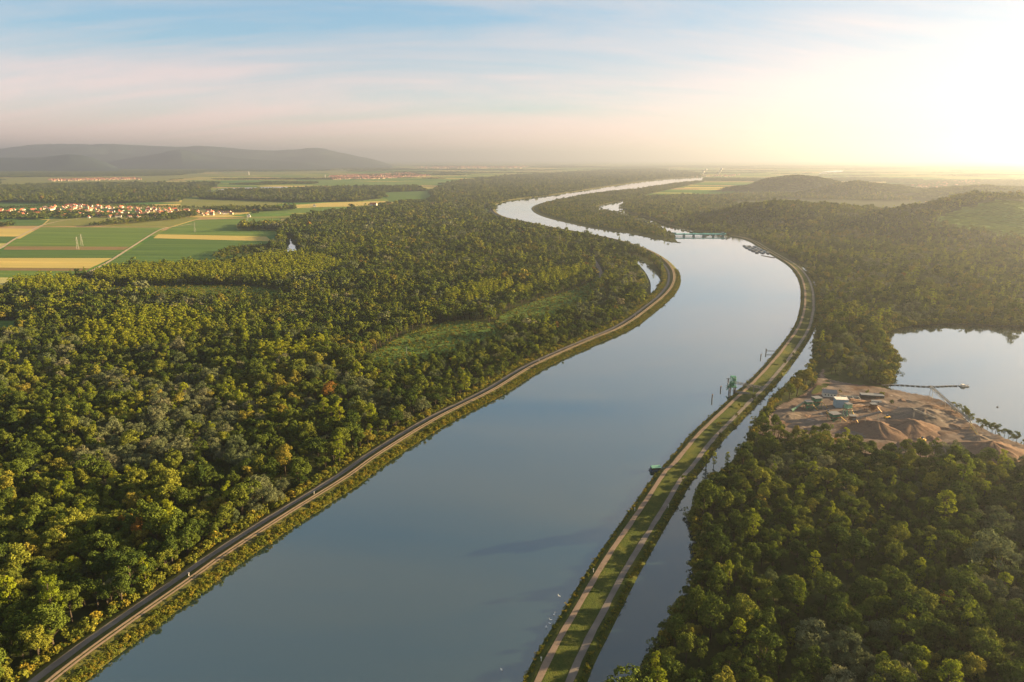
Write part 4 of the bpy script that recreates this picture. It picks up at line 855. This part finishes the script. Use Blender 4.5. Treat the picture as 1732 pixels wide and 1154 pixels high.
# moored pontoon barges
b0, b1 = Vector((*at(1266, 416.5, ZW), 0)), Vector((*at(1292, 429.5, ZW), 0)); bd = (b1 - b0).normalized(); bn = Vector((-bd.y, bd.x, 0)); bl = (b1 - b0).length; k = 0
for r_ in range(3):
    for c_ in range(5):
        p = b0 + bd * (bl * (c_ + .5) / 5 + (r_ - 1) * 6) + bn * ((r_ - 1) * 13 + random.uniform(-1.5, 1.5)); t = empty('moored_barge', (p.x, p.y, ZW), math.atan2(bd.y, bd.x) + random.gauss(0, .06))
        tag(t, '%s blue grey barge in the %s row of the moored raft' % (('first', 'second', 'third', 'fourth', 'last')[c_], ('near', 'middle', 'shore')[r_]), 'barge', 'moored barges by the weir')
        Lh = bl / 5 * .86; MB().poly([(-Lh / 2, -4.2, .9), (Lh * .4, -4.2, .9), (Lh / 2, 0, 1.1), (Lh * .4, 4.2, .9), (-Lh / 2, 4.2, .9), (-Lh / 2 + 1, -3.4, -.4), (Lh * .36, -3.4, -.4), (Lh * .44, 0, -.4), (Lh * .36, 3.4, -.4), (-Lh / 2 + 1, 3.4, -.4)], [(0, 1, 2, 3, 4), (9, 8, 7, 6, 5), (0, 5, 6, 1), (1, 6, 7, 2), (2, 7, 8, 3), (3, 8, 9, 4), (4, 9, 5, 0)]).build('hull', M['blue_hull'], t)
        MB().box((-Lh * .08, 0, 1.9), (Lh * .6, 5.4, 2.0), taper=.9).build('cabin', M[random.choice(['blue_clad', 'slate', 'blue_clad'])], t); MB().box((-Lh * .08, 0, 3.0), (Lh * .62, 5.8, .2)).build('roof', M['galv'], t); k += 1
fa, fb = Vector((*at(1288, 432.5, ZW), ZW + .2)), Vector((*at(1310, 436.5, ZW), ZW + .4)); t = empty('mooring_boom', fa); tag(t, 'thin dark boom joining the barge raft to the dike', 'boom')
MB().bar((0, 0, 0), fb - fa, 1.6, 6).build('beam', M['dark'], t); MB().bar((fb - fa) * .5 - Vector((0, 0, .3)), (fb - fa) * .55 - Vector((0, 0, .3)), 2.6, 8).build('float', M['rust'], t)
# house boat at the dike
x, y = at(1112, 797, ZW); ang = math.atan2(RB[40][1] - RB[30][1], RB[40][0] - RB[30][0]); t = empty('house_boat', (x - 1.0, y + 1.5, ZW), .15); tag(t, 'small green roofed boathouse moored at the dike', 'boat')
MB().poly([(-5.2, -2.4, 1), (4, -2.4, 1), (5.4, 0, 1.15), (4, 2.4, 1), (-5.2, 2.4, 1), (-4.8, -2, -.4), (3.6, -2, -.4), (4.8, 0, -.4), (3.6, 2, -.4), (-4.8, 2, -.4)], [(0, 1, 2, 3, 4), (9, 8, 7, 6, 5), (0, 5, 6, 1), (1, 6, 7, 2), (2, 7, 8, 3), (3, 8, 9, 4), (4, 9, 5, 0)]).build('hull', M['blue_hull'], t)
MB().box((-.4, 0, 2.1), (7.2, 3.8, 2.2)).build('cabin', M['dark'], t)
for sx_ in (-2.6, -.4, 1.8): MB().box((sx_, -1.92, 2.3), (1.2, .08, .8)).build('window', M['glass'], t)
MB().poly([(-4.4, -2.5, 3.1), (3.6, -2.5, 3.1), (3.6, 2.5, 3.1), (-4.4, 2.5, 3.1), (-4.0, 0, 4.3), (3.2, 0, 4.3)], [(0, 1, 5, 4), (2, 3, 4, 5), (1, 2, 5), (3, 0, 4), (3, 2, 1, 0)]).build('roof', M['green_pale'], t)
MB().bar((4.6, 0, 1.2), (10, -1.2, 2.6), .8).build('gangway', M['steel'], t)
# gravel loader on the river
lx, ly = at(1238, 664, ZW); ex, ey = at(1290, 664, 4); T = empty('ship_loader', (lx, ly, 0)); tag(T, 'green lattice ship loader standing in the river beside the dike', 'loader')
for sx_ in (-2.6, 2.6):
    for sy_ in (-2.2, 2.2): MB().bar((sx_, sy_, -1), (sx_, sy_, 8), .9, 8).build('pile', M['dark'], T)
plo = MB().box((0, 0, 8.2), (7.6, 6.6, .6)).build('platform', M['green_paint'], T); MB().bar((-3.7, -3.2, 9.6), (3.7, -3.2, 9.6), .12).bar((-3.7, 3.2, 9.6), (3.7, 3.2, 9.6), .12).bar((-3.7, -3.2, 9.6), (-3.7, 3.2, 9.6), .12).build('handrail', M['green_pale'], plo); MB().lattice((0, 0, 8.5), (0, 0, 19), (5.2, 4.2), .42, 5).build('tower', M['green_paint'], T)
MB().box((-.6, 0, 11), (3.6, 4.2, 4.2)).build('cabin', M['green_paint'], T); MB().box((1.4, .3, 16), (3.4, 3.2, 3.0)).build('hopper', M['green_pale'], T); MB().box((0, 0, 19.2), (5.4, 4.6, .4)).build('roof', M['green_paint'], T)
MB().bar((-2, 0, 12), (-6.5, -2, 5), 1.0, 6).build('chute', M['green_paint'], T)
ed = Vector((ex - lx, ey - ly, 0)); en = ed.normalized()
MB().lattice(Vector((0, 0, 13)), ed + Vector((0, 0, 9)), 1.8, .3, 12).build('conveyor', M['steel'], T)
for f in (.35, .7): p = ed * f; MB().bar((p.x, p.y, 0), (p.x, p.y, 13 - 4 * f), .6, 6).build('support', M['steel'], T)
nn_ = Vector((-en.y, en.x, 0))
for d_, z in ((-5, 4.6), (-8.5, 4.6)): MB().bar(nn_ * d_ + Vector((2, 0, z)), nn_ * d_ + en * 17 + Vector((0, 0, 4.2)), .7).build('walkway', M['steel'], T)
MB().bar(nn_ * -9 + Vector((2, 0, -1)), nn_ * -9 + Vector((2, 0, 6)), .9, 8).build('pile', M['dark'], T); MB().bar(nn_ * -4.5 + Vector((2, 0, -1)), nn_ * -4.5 + Vector((2, 0, 6)), .9, 8).build('pile', M['dark'], T)
def dolphin(px_, py_, hgt, lab):
    x, y = at(px_, py_, ZW); t = empty('mooring_dolphin', (x, y, ZW)); tag(t, lab, 'post', 'mooring posts in the river'); MB().bar((0, 0, -2), (.3, 0, hgt), .9, 8).build('pile', M['dark'], t); MB().bar((.3, 0, hgt), (.3, 0, hgt + .4), 1.2, 8).build('cap', M['rust'], t)
dolphin(1204, 676, 5.2, 'dark mooring post farthest from the ship loader'); dolphin(1218.5, 660, 4.2, 'dark mooring post nearest the ship loader on its near side'); dolphin(1286.5, 605, 4.2, 'dark mooring post beside the small jetty')
def jetty(px_, py_, epx, lab, hgt=5):
    x, y = at(px_, py_, ZW); xe, ye = at(*epx, ZW); t = empty('jetty', (x, y, ZW)); tag(t, lab, 'jetty'); MB().bar((0, 0, -2), (0, 0, hgt), 1.0, 8).build('pile', M['dark'], t)
    v = Vector((xe - x, ye - y, 0)); u = Vector((-v.y, v.x, 0)).normalized()
    for s_ in (-1.6, 1.6): MB().bar(u * s_ + Vector((0, 0, hgt * .55)), v + u * s_ + Vector((0, 0, 2.2)), .35).build('rail_beam', M['steel'], t)
    MB().box((0, 0, hgt), (.5, 4.2, .5), math.atan2(v.y, v.x)).build('headstock', M['dark'], t)
jetty(1295.5, 597, (1312, 597), 'small jetty with two thin beams on the upper dike'); jetty(1231.5, 648, (1238, 660), 'dark post jetty at the river side of the ship loader', 5)
# posts along the tracks
def post(line, px_, py_, off, side, z, lab):
    p = at(px_, py_, z); P_ = np.array(offset(line, side * off)); q = P_[((P_ - np.array(p)) ** 2).sum(1).argmin()]; t = empty('marker_post', (q[0], q[1], z)); tag(t, lab, 'post', 'white marker posts on the levees')
    MB().bar((0, 0, -.2), (0, 0, 2.0), .28, 8).build('shaft', M['white'], t); MB().box((0, 0, 2.1), (.75, .2, .75)).build('plate', M['white'], t)
for px_, py_, lab in ((339, 973, 'white marker post on the lower left levee'), (540, 845, 'white marker post midway along the left levee'), (920, 612, 'white marker post on the left levee across from the boathouse'), (1074, 536, 'white marker post near the levee bend')): post(LB, px_, py_, 14.6, 1, 5.05, lab)
for px_, py_, lab in ((911, 1129, 'white marker post nearest the camera on the dike'), (1002, 972, 'second white marker post up the dike track'), (1074, 865, 'white marker post on the dike below the boathouse')): post(RB, px_, py_, 4.6, -1, 3.75, lab)
post(RB, 1130, 859, 23.4, -1, 2.0, 'white marker post beside the canal side road')
# swans
for px_, py_, lab in ((946, 1009, 'swan swimming farthest up the river'), (937, 1040, 'swan second farthest up the river'), (932, 1049, 'swan in the middle of the group by the dike'), (930, 1055, 'swan just below the middle of the group'), (924, 1061, 'lowest swan of the group by the dike'), (848, 1133, 'lone swan away from the group near the lower edge')):
    x, y = at(px_, py_, ZW); bm = bmesh.new(); bmesh.ops.create_uvsphere(bm, u_segments=12, v_segments=8, radius=1, matrix=Matrix.Diagonal((.75, .38, .34, 1)))
    for v in bm.verts:
        if v.co.x < -.4: v.co.z += (-.4 - v.co.x) * .7
    prev = None; path = [(.6, 0, .1, .16), (.78, 0, .45, .11), (.72, 0, .8, .09), (.82, 0, 1.02, .11), (1.05, 0, .98, .05)]
    for (ax, ay, az, ar) in path:
        ring = [bm.verts.new((ax, ay + ar * math.cos(2 * math.pi * i / 6), az + ar * math.sin(2 * math.pi * i / 6))) for i in range(6)]
        if prev: [bm.faces.new([prev[i], prev[(i + 1) % 6], ring[(i + 1) % 6], ring[i]]) for i in range(6)]
        prev = ring
    bm.faces.new(prev); me_ = bpy.data.meshes.new('swan'); bm.to_mesh(me_); bm.free(); me_.materials.append(M['swan']); me_.shade_smooth()
    o = link(bpy.data.objects.new('swan', me_)); o.location = (x, y, ZW + .1); o.rotation_euler = (0, 0, random.uniform(0, 6)); tag(o, 'white ' + lab, 'swan', 'swans on the river')

# ================================================================== TREES STANDING ALONE
def tree_at(px_, py_, kc, sx, sz, tint, lab, z=0., grp=None):
    x, y = at(px_, py_, z); return make_tree(kc, (x, y, z - (.1 if kc else 2.6 * sz)), sx, sz, random.uniform(0, 6), tint, lab, grp)
for i, (px_, py_, kc, sx, sz, tn, lab, z) in enumerate([
    (1246, 707, 0, .42, .42, .75, 'small yellowish tree on the dike between the two roads above the poplars', 2.4), (1219, 742, 0, .42, .45, .25, 'small dark tree on the dike below the yellowish tree', 2.3), (1156, 814, 0, .48, .42, .5, 'round bush tree on the dike just above the boathouse', 2.4), (1143, 846, 3, 2.2, 2.0, .3, 'low dark bush on the dike road below the boathouse', 2.2),
    (1275, 678, 0, .55, .5, .1, 'dark tree on the dike beneath the loader conveyor', 2.3), (1328, 617, 0, .5, .5, .15, 'dark round tree on the upper dike road', 2.3), (1342, 603, 0, .36, .4, .2, 'smallest tree on the upper dike', 2.3), (1252, 690, 3, 1.8, 1.8, .5, 'bush on the dike slope below the loader', 2.4), (1217, 720, 3, 1.6, 1.4, .7, 'lit bush on the dike slope beside the track', 2.6),
    (1194, 791, 1, .85, .72, .8, 'leftmost of four slender poplars at the canal edge', .2), (1207, 790, 1, .7, .76, .7, 'second of four slender poplars at the canal edge', .2), (1229, 789, 1, .75, .70, .6, 'third of four slender poplars at the canal edge', .2), (1249, 790, 1, .85, .66, .5, 'rightmost of four slender poplars at the canal edge', .2),
    (1617, 700, 0, .55, .5, .6, 'low tree on the lake shore beside the conveyor foot', .4), (1634, 706, 0, .9, .85, .55, 'largest dark tree on the lake shore right of the long conveyor', .4), (1642, 712, 0, .6, .65, .6, 'tree leaning beside the largest shore tree', .4), (1661, 723, 0, .85, .72, .7, 'broad lit tree midway along the lake shore', .4), (1678, 731, 0, .7, .7, .6, 'slim tree right of the broad shore tree', .4), (1690, 738, 0, .6, .55, .75, 'low lit tree on the sandy lake shore', .4), (1712, 747, 0, .65, .6, .6, 'round tree near the right end of the lake shore', .4), (1731, 754, 0, .5, .5, .8, 'last lit tree at the right picture edge on the shore', .4),
    (1420, 665, 0, .35, .35, .8, 'small yellowish tree behind the white office of the gravel works', .4), (1465, 668, 0, .5, .42, .7, 'left tree of the pair behind the long shed', .4), (1490, 672, 0, .62, .5, .7, 'right tree of the pair behind the long shed', .4), (1508, 684, 0, .5, .35, .4, 'dark bushy tree in the middle of the gravel works', .4),
    (1130, 409, 0, .8, .75, .5, 'tree at the tip of the island beside the weir', 2.0), (1124, 404, 1, .9, .8, .5, 'slender tall tree at the island tip', 2.0)]):
    tree_at(px_, py_, kc, sx, sz, tn, lab, z)

# ================================================================== GRAVEL WORKS
def gpile(px_, py_, r_, h_, mat, lab, elong=1.0, rz=0):
    x, y = at(px_, py_, .4); n = 40; m = 12; vs = [(0, 0, h_ * .62)]; fs = []
    sd_ = random.uniform(0, 50)
    for j in range(1, m + 1):
        for i in range(n):
            a_ = 2 * math.pi * i / n; f = j / m; rr = r_ * f * (1 + .22 * (fbm(np.array([math.cos(a_) * 1.5 + sd_]), np.array([math.sin(a_) * 1.5 + sd_]), 3)[0] - .5) * 2 * f)
            zz = h_ * .62 * ((1 - f) ** 1.06) * (.8 + .4 * fbm(np.array([math.cos(a_) * 2 + sd_ + f * 3]), np.array([math.sin(a_) * 2 + f]), 3)[0]) + (1 - f) * f * h_ * .22 * math.sin(a_ * 11 + 3 * math.sin(a_ * 3 + sd_)) + (1.5 * (fbm(np.array([rr * math.cos(a_) * .3 + sd_]), np.array([rr * math.sin(a_) * .3]), 3)[0] - .5) if j < m else -.5)
            vs.append((rr * math.cos(a_) * elong, rr * math.sin(a_), zz))
    for i in range(n): fs.append([0, 1 + i, 1 + (i + 1) % n])
    for j in range(m - 1):
        for i in range(n): b = 1 + j * n; fs.append([b + i, b + n + i, b + n + (i + 1) % n, b + (i + 1) % n])
    o = mesh_obj('gravel_pile', vs, fs, M[mat], None, True); o.location = (x, y, .42); o.rotation_euler = (0, 0, rz); tag(o, lab, 'gravel pile', 'gravel piles in the yard')
gpile(1332, 706, 17, 5, 'pile_grey', 'low grey gravel heap at the left end of the yard', 1.3, .4); gpile(1380, 716, 10, 3, 'pile_grey', 'small grey heap beside the green hopper', 1.4); gpile(1483, 728, 27, 14, 'pile_red', 'brown cone of gravel in the middle of the yard'); gpile(1539, 725, 26, 14, 'pile_red', 'large orange lit gravel cone in the yard centre', 1.2, .3)
gpile(1563, 706, 28, 14, 'pile_grey', 'tall grey gravel cone beneath the long conveyor', 1.25, .5); gpile(1545, 757, 15, 9, 'pile_red', 'small orange gravel cone behind the forest edge'); gpile(1676, 768, 31, 17, 'pile_red', 'large brown gravel cone at the right end of the yard', 1.15, .2); gpile(1622, 764, 17, 8, 'pile_grey', 'low grey cone left of the large right cone', 1.3); gpile(1655, 745, 14, 7, 'pile_grey', 'low heap behind the large right cone', 1.3, .6)
gpile(1600, 700, 14, 5, 'pile_red', 'reddish heap beneath the middle of the long conveyor', 1.5, .3); gpile(1350, 690, 8, 3, 'pile_red', 'small reddish heap by the yard entrance', 1.5); gpile(1435, 700, 9, 4, 'pile_grey', 'grey heap between the lattice towers', 1.4, 1)
HW = ('left', 'middle', 'right')
for k, (px_, py_) in enumerate(((1322, 716), (1345, 722), (1362, 705), (1395, 722), (1450, 735), (1465, 712), (1508, 700), (1520, 742), (1575, 742), (1590, 756), (1600, 728), (1615, 722), (1628, 742), (1645, 758), (1500, 672), (1525, 678), (1545, 681), (1700, 758), (1455, 690), (1575, 690))):
    gpile(px_, py_, random.uniform(4, 9), random.uniform(1.8, 4.5), random.choice(['pile_grey', 'pile_red', 'pile_red']), 'small spoil heap on the %s side of the gravel yard' % HW[0 if px_ < 1430 else 1 if px_ < 1550 else 2], random.uniform(1, 1.9), random.uniform(0, 3))
x, y = at(1402, 671); t = empty('office_building', (x, y, .42), .25); tag(t, 'white office with grey pitched roof in the gravel works', 'building'); wl, rf = house_parts(8, 13, 4.6, 2.6); t.rotation_euler = (0, 0, 1.35); wl.build('wall', M['white'], t); orf = rf.build('roof', M['slate'], t); MB().box((1.5, 4, 7), (.8, .8, 2)).build('chimney', M['concrete'], orf)
for k in range(4): MB().box((4.03, -4.5 + 3 * k, 2.6), (.1, 1.2, 1.3)).build('window', M['glass'], t); MB().box((-4.03, -4.5 + 3 * k, 2.6), (.1, 1.2, 1.3)).build('window', M['glass'], t)
x, y = at(1421, 689); t = empty('blue_shed', (x, y, .42), -.12); tag(t, 'tall blue grey shed with white flat roof', 'shed'); MB().box((0, 0, 4.3), (11.5, 8, 8.6)).build('wall', M['blue_clad'], t); MB().box((0, 0, 8.85), (12.3, 8.8, .5)).build('roof', M['white'], t)
MB().box((2.5, -4.04, 2), (3.4, .1, 4)).build('door', M['slate'], t); [MB().box((-4.5 + k * 1.5, -4.05, 6), (.12, .1, 4.6)).build('cladding_rib', M['blue_clad'], t) for k in range(7)]
x, y = at(1474, 674); t = empty('long_shed', (x, y, .42), -.18); tag(t, 'long low dark roofed shed behind the gravel piles', 'shed'); MB().box((0, 0, 1.8), (22, 6, 3.6)).build('wall', M['dark'], t); MB().box((0, 0, 3.9), (23, 7.4, .5), taper=.96).build('roof', M['slate'], t); MB().box((5, -3.04, 1.4), (4, .1, 2.6)).build('door', M['rust'], t)
x, y = at(1437, 677); t = empty('concrete_bunker', (x, y, .42), -.2); tag(t, 'grey open concrete bunker beside the white office', 'bunker'); MB().box((0, 3.5, 1.6), (19, .6, 3.2)).build('back_wall', M['concrete'], t); [MB().box((sx_, 0, 1.4), (.6, 6.2, 2.8)).build('side_wall', M['concrete'], t) for sx_ in (-9.2, -3, 3, 9.2)]; MB().box((0, -.2, .1), (18, 7, .2)).build('slab', M['concrete'], t)
x, y = at(1482, 683); t = empty('site_container', (x, y, .42), -.3); tag(t, 'white site container behind the central gravel cone', 'container'); MB().box((0, 0, 1.4), (9, 2.8, 2.6)).build('body', M['white'], t); MB().box((0, 0, 2.8), (9.2, 3, .15)).build('roof', M['galv'], t); MB().box((1.5, -1.43, 1.2), (1, .06, 2)).build('door', M['slate'], t)
def plant_tower(px_, py_, wd, hgt, mat, lab, hop=True):
    x, y = at(px_, py_, .4); t = empty('screening_tower', (x, y, .42), random.uniform(-.2, .4)); tag(t, lab, 'tower', 'screening towers of the gravel works')
    MB().lattice((0, 0, 0), (0, 0, hgt), wd, .4, 4).build('frame', M[mat], t); MB().box((0, 0, hgt * .62), (wd * 1.15, wd * 1.1, .3)).build('platform', M['rust'], t)
    MB().box((0, 0, hgt * .82), (wd * .9, wd * .8, hgt * .3)).build('screen_house', M[mat], t); MB().box((0, 0, hgt), (wd * 1.2, wd * 1.1, .35)).build('roof', M['steel'], t)
    if hop: MB().box((0, 0, hgt * .4), (wd * .4, wd * .4, hgt * .36), taper=2.0).build('hopper', M[mat], t)
    MB().bar((wd * .6, 0, hgt * .7), (wd * 1.5, -wd * .5, .2), .5).build('stair', M['yellow'], t)
plant_tower(1366, 693, 6, 9, 'green_paint', 'dark green screening tower at the left of the gravel works'); plant_tower(1380, 690, 7, 11, 'green_paint', 'larger dark green screening tower left of the blue shed'); plant_tower(1410, 714, 8, 9, 'green_paint', 'bright green hopper tower in front of the blue shed'); plant_tower(1432, 706, 5, 14, 'green_pale', 'tall pale lattice tower right of the blue shed', False); plant_tower(1440, 720, 5, 10, 'rust', 'rusty lattice tower beside the bright green hopper', False); plant_tower(1476, 696, 5, 8, 'rust', 'small rusty tower behind the central gravel cone')
def conveyor(p0, z0, p1, z1, wd, mat, lab, nleg=2):
    a_ = Vector((*at(*p0, .4), z0)); b_ = Vector((*at(*p1, .4), z1)); t = empty('conveyor', (a_.x, a_.y, .42)); tag(t, lab, 'conveyor', 'conveyors of the gravel works'); d_ = b_ - a_
    MB().lattice(Vector((0, 0, z0)), Vector((d_.x, d_.y, z1)), wd, .35, max(6, int(d_.length / 4))).build('boom', M[mat], t)
    u_ = Vector((-d_.y, d_.x, 0)).normalized(); MB().poly([tuple(u_ * wd * .45 + Vector((0, 0, z0 + wd * .56))), tuple(-u_ * wd * .45 + Vector((0, 0, z0 + wd * .56))), tuple(-u_ * wd * .45 + Vector((d_.x, d_.y, z1 + wd * .56))), tuple(u_ * wd * .45 + Vector((d_.x, d_.y, z1 + wd * .56)))], [(0, 1, 2, 3)]).build('belt', M['steel'], t)
    for k in range(nleg):
        f = (k + 1) / (nleg + .15); p = Vector((d_.x * f, d_.y * f, z0 + (z1 - z0) * f)); lg = MB()
        for s_ in (-1, 1): lg.bar((p.x + u_.x * s_ * wd * 1.1, p.y + u_.y * s_ * wd * 1.1, -.4), (p.x + u_.x * s_ * wd * .4, p.y + u_.y * s_ * wd * .4, p.z), .35)
        lg.bar((p.x + u_.x * wd * .8, p.y + u_.y * wd * .8, p.z * .4), (p.x - u_.x * wd * .8, p.y - u_.y * wd * .8, p.z * .4), .25); lg.build('trestle', M[mat], t)
    MB().bar(Vector((d_.x, d_.y, z1)) - u_ * wd * .6, Vector((d_.x, d_.y, z1)) + u_ * wd * .6, 1.0, 8).build('head_drum', M['dark'], t)
conveyor((1642, 716), 1.0, (1570, 675), 13.5, 2.2, 'steel', 'long grey conveyor rising over the lake shore', 3); conveyor((1436, 690), 9, (1463, 681), 1.2, 1.3, 'rust', 'rusty conveyor right of the blue shed', 1); conveyor((1490, 690), 1, (1432, 704), 11, 1.4, 'rust', 'rusty conveyor feeding the pale lattice tower', 2); conveyor((1596, 716), 1.0, (1540, 712), 12, 1.4, 'steel', 'thin conveyor feeding the large orange cone', 2); conveyor((1440, 722), 7, (1486, 722), 14.5, 1.3, 'steel', 'thin conveyor feeding the brown middle cone', 2); conveyor((1656, 741), 1, (1640, 727), 6, 1.2, 'yellow', 'short yellow conveyor at the right end of the yard', 1); conveyor((1360, 690), 6, (1338, 700), 3.5, 1.2, 'green_paint', 'green conveyor above the low grey heap', 1)
def digger(px_, py_, rz, lab):
    x, y = at(px_, py_, .4); t = empty('wheel_loader', (x, y, .42), rz); tag(t, lab, 'loader', 'machines in the gravel yard'); MB().box((0, 0, 1.7), (5.2, 2.4, 1.4), taper=.92).build('body', M['yellow'], t, .1); MB().box((.2, 0, 3.0), (1.8, 1.9, 1.5), taper=.85).build('cab', M['glass'], t)
    MB().bar((2.2, -.8, 1.8), (4.2, -.8, .8), .4).bar((2.2, .8, 1.8), (4.2, .8, .8), .4).build('arm', M['yellow'], t); MB().poly([(4.2, -1.5, .2), (4.2, 1.5, .2), (4.2, 1.5, 1.5), (4.2, -1.5, 1.5), (5.6, -1.5, .25), (5.6, 1.5, .25)], [(0, 1, 2, 3), (0, 4, 5, 1), (0, 3, 4), (1, 5, 2)]).build('bucket', M['steel'], t)
    for sx_ in (-1.7, 1.7):
        for sy_ in (-1.3, 1.3): MB().bar((sx_, sy_ - .3, .8), (sx_, sy_ + .3, .8), 1.5, 14).build('wheel', M['dark'], t)
digger(1500, 708, .4, 'yellow wheel loader behind the brown middle cone'); digger(1560, 746, 2.2, 'yellow wheel loader beside the small orange cone'); digger(1400, 700, 1.2, 'yellow wheel loader in front of the blue shed')
# floating dredge line on the lake
pa, pb = Vector((*at(1491, 652.5, .3), .8)), Vector((*at(1622, 654.5, .3), .8)); t = empty('floating_pipeline', (pa.x, pa.y, .3)); tag(t, 'long thin floating pipeline across the lake', 'pipeline'); nf = 16
for k in range(nf):
    a_ = (pb - pa) * (k / nf); b_ = (pb - pa) * ((k + .93) / nf); sag = Vector((0, 2.0 * math.sin(k * .5), 0)); MB().bar(a_ + sag + Vector((0, 0, .7)), b_ + Vector((0, 2.0 * math.sin((k + 1) * .5), 0)) + Vector((0, 0, .7)), .7, 6).build('pipe', M['steel'], t); m_ = (a_ + b_) / 2 + sag; MB().box((m_.x, m_.y, .15), (2.6, 2.2, .9)).build('float', M['dark'], t)
x, y = at(1630, 654, .3); t = empty('dredge_raft', (x, y, .3), .1); tag(t, 'pale dredging raft at the end of the pipeline', 'raft'); MB().box((0, 0, .4), (9, 5, 1)).build('hull', M['galv'], t); MB().box((-1, 0, 1.7), (3.4, 3, 1.6)).build('cabin', M['white'], t); MB().bar((3.6, 0, .9), (5.4, 0, 2.6), .4).build('winch_boom', M['rust'], t)
x, y = at(1687, 689, .3); t = empty('buoy', (x, y, .3)); tag(t, 'small dark buoy on the open lake', 'buoy'); MB().bar((0, 0, -.3), (0, 0, .6), 1.8, 10, 1.4).build('float', M['dark'], t); MB().bar((0, 0, .6), (0, 0, 1.5), .2, 6).build('mast', M['steel'], t)
# hamlet in the valley behind the first hill
for k, (px_, Y_) in enumerate(((1502, 3150), (1512, 3250), (1530, 3150), (1540, 3250), (1548, 3180), (1556, 3350), (1520, 3400), (1575, 3500))):
    x, y, z = world_at(px_, 350, Y_); t = empty('warehouse', (x, y, hz(x, y)), .2 + k); tag(t, 'pale warehouse in the hazy valley, %s from the left' % ('first', 'second', 'fourth', 'fifth', 'sixth', 'seventh', 'third', 'last')[k], 'building', 'warehouses in the hazy valley'); wl, rf = house_parts(22, 40, 8, 3); wl.build('wall', M['white'], t); rf.build('roof', M['galv'], t)
# vineyard slope on the right hill: terrace rows laid on the land
mv = np.array(MEAD); x0, y0 = mv.min(0); x1, y1 = mv.max(0); rows = MB()
for yy in np.arange(y0, y1, 11):
    xs_ = np.arange(x0, x1, 16); q = np.stack([xs_, np.full(len(xs_), yy) + 25 * np.sin(xs_ / 260)], 1); ins = inside(MEAD, q); zz = height(q[:, 0], q[:, 1])
    for k in range(len(xs_) - 1):
        if ins[k] and ins[k + 1] and random.random() > .06:
            (ax, ay), (bx, by) = q[k], q[k + 1]; za, zb = zz[k], zz[k + 1]
            rows.poly([(ax, ay - 1.2, za - .3), (ax, ay - .5, za + 1.8), (ax, ay + .5, za + 1.8), (ax, ay + 1.2, za - .3), (bx, by - 1.2, zb - .3), (bx, by - .5, zb + 1.8), (bx, by + .5, zb + 1.8), (bx, by + 1.2, zb - .3)], [(0, 4, 5, 1), (1, 5, 6, 2), (2, 6, 7, 3)])
tag(rows.build('vineyard_rows', M['leaf_p']), 'terraced vine rows on the sunlit right hill slope', 'vineyard', None, 'stuff')
print('objects', len(S.objects))
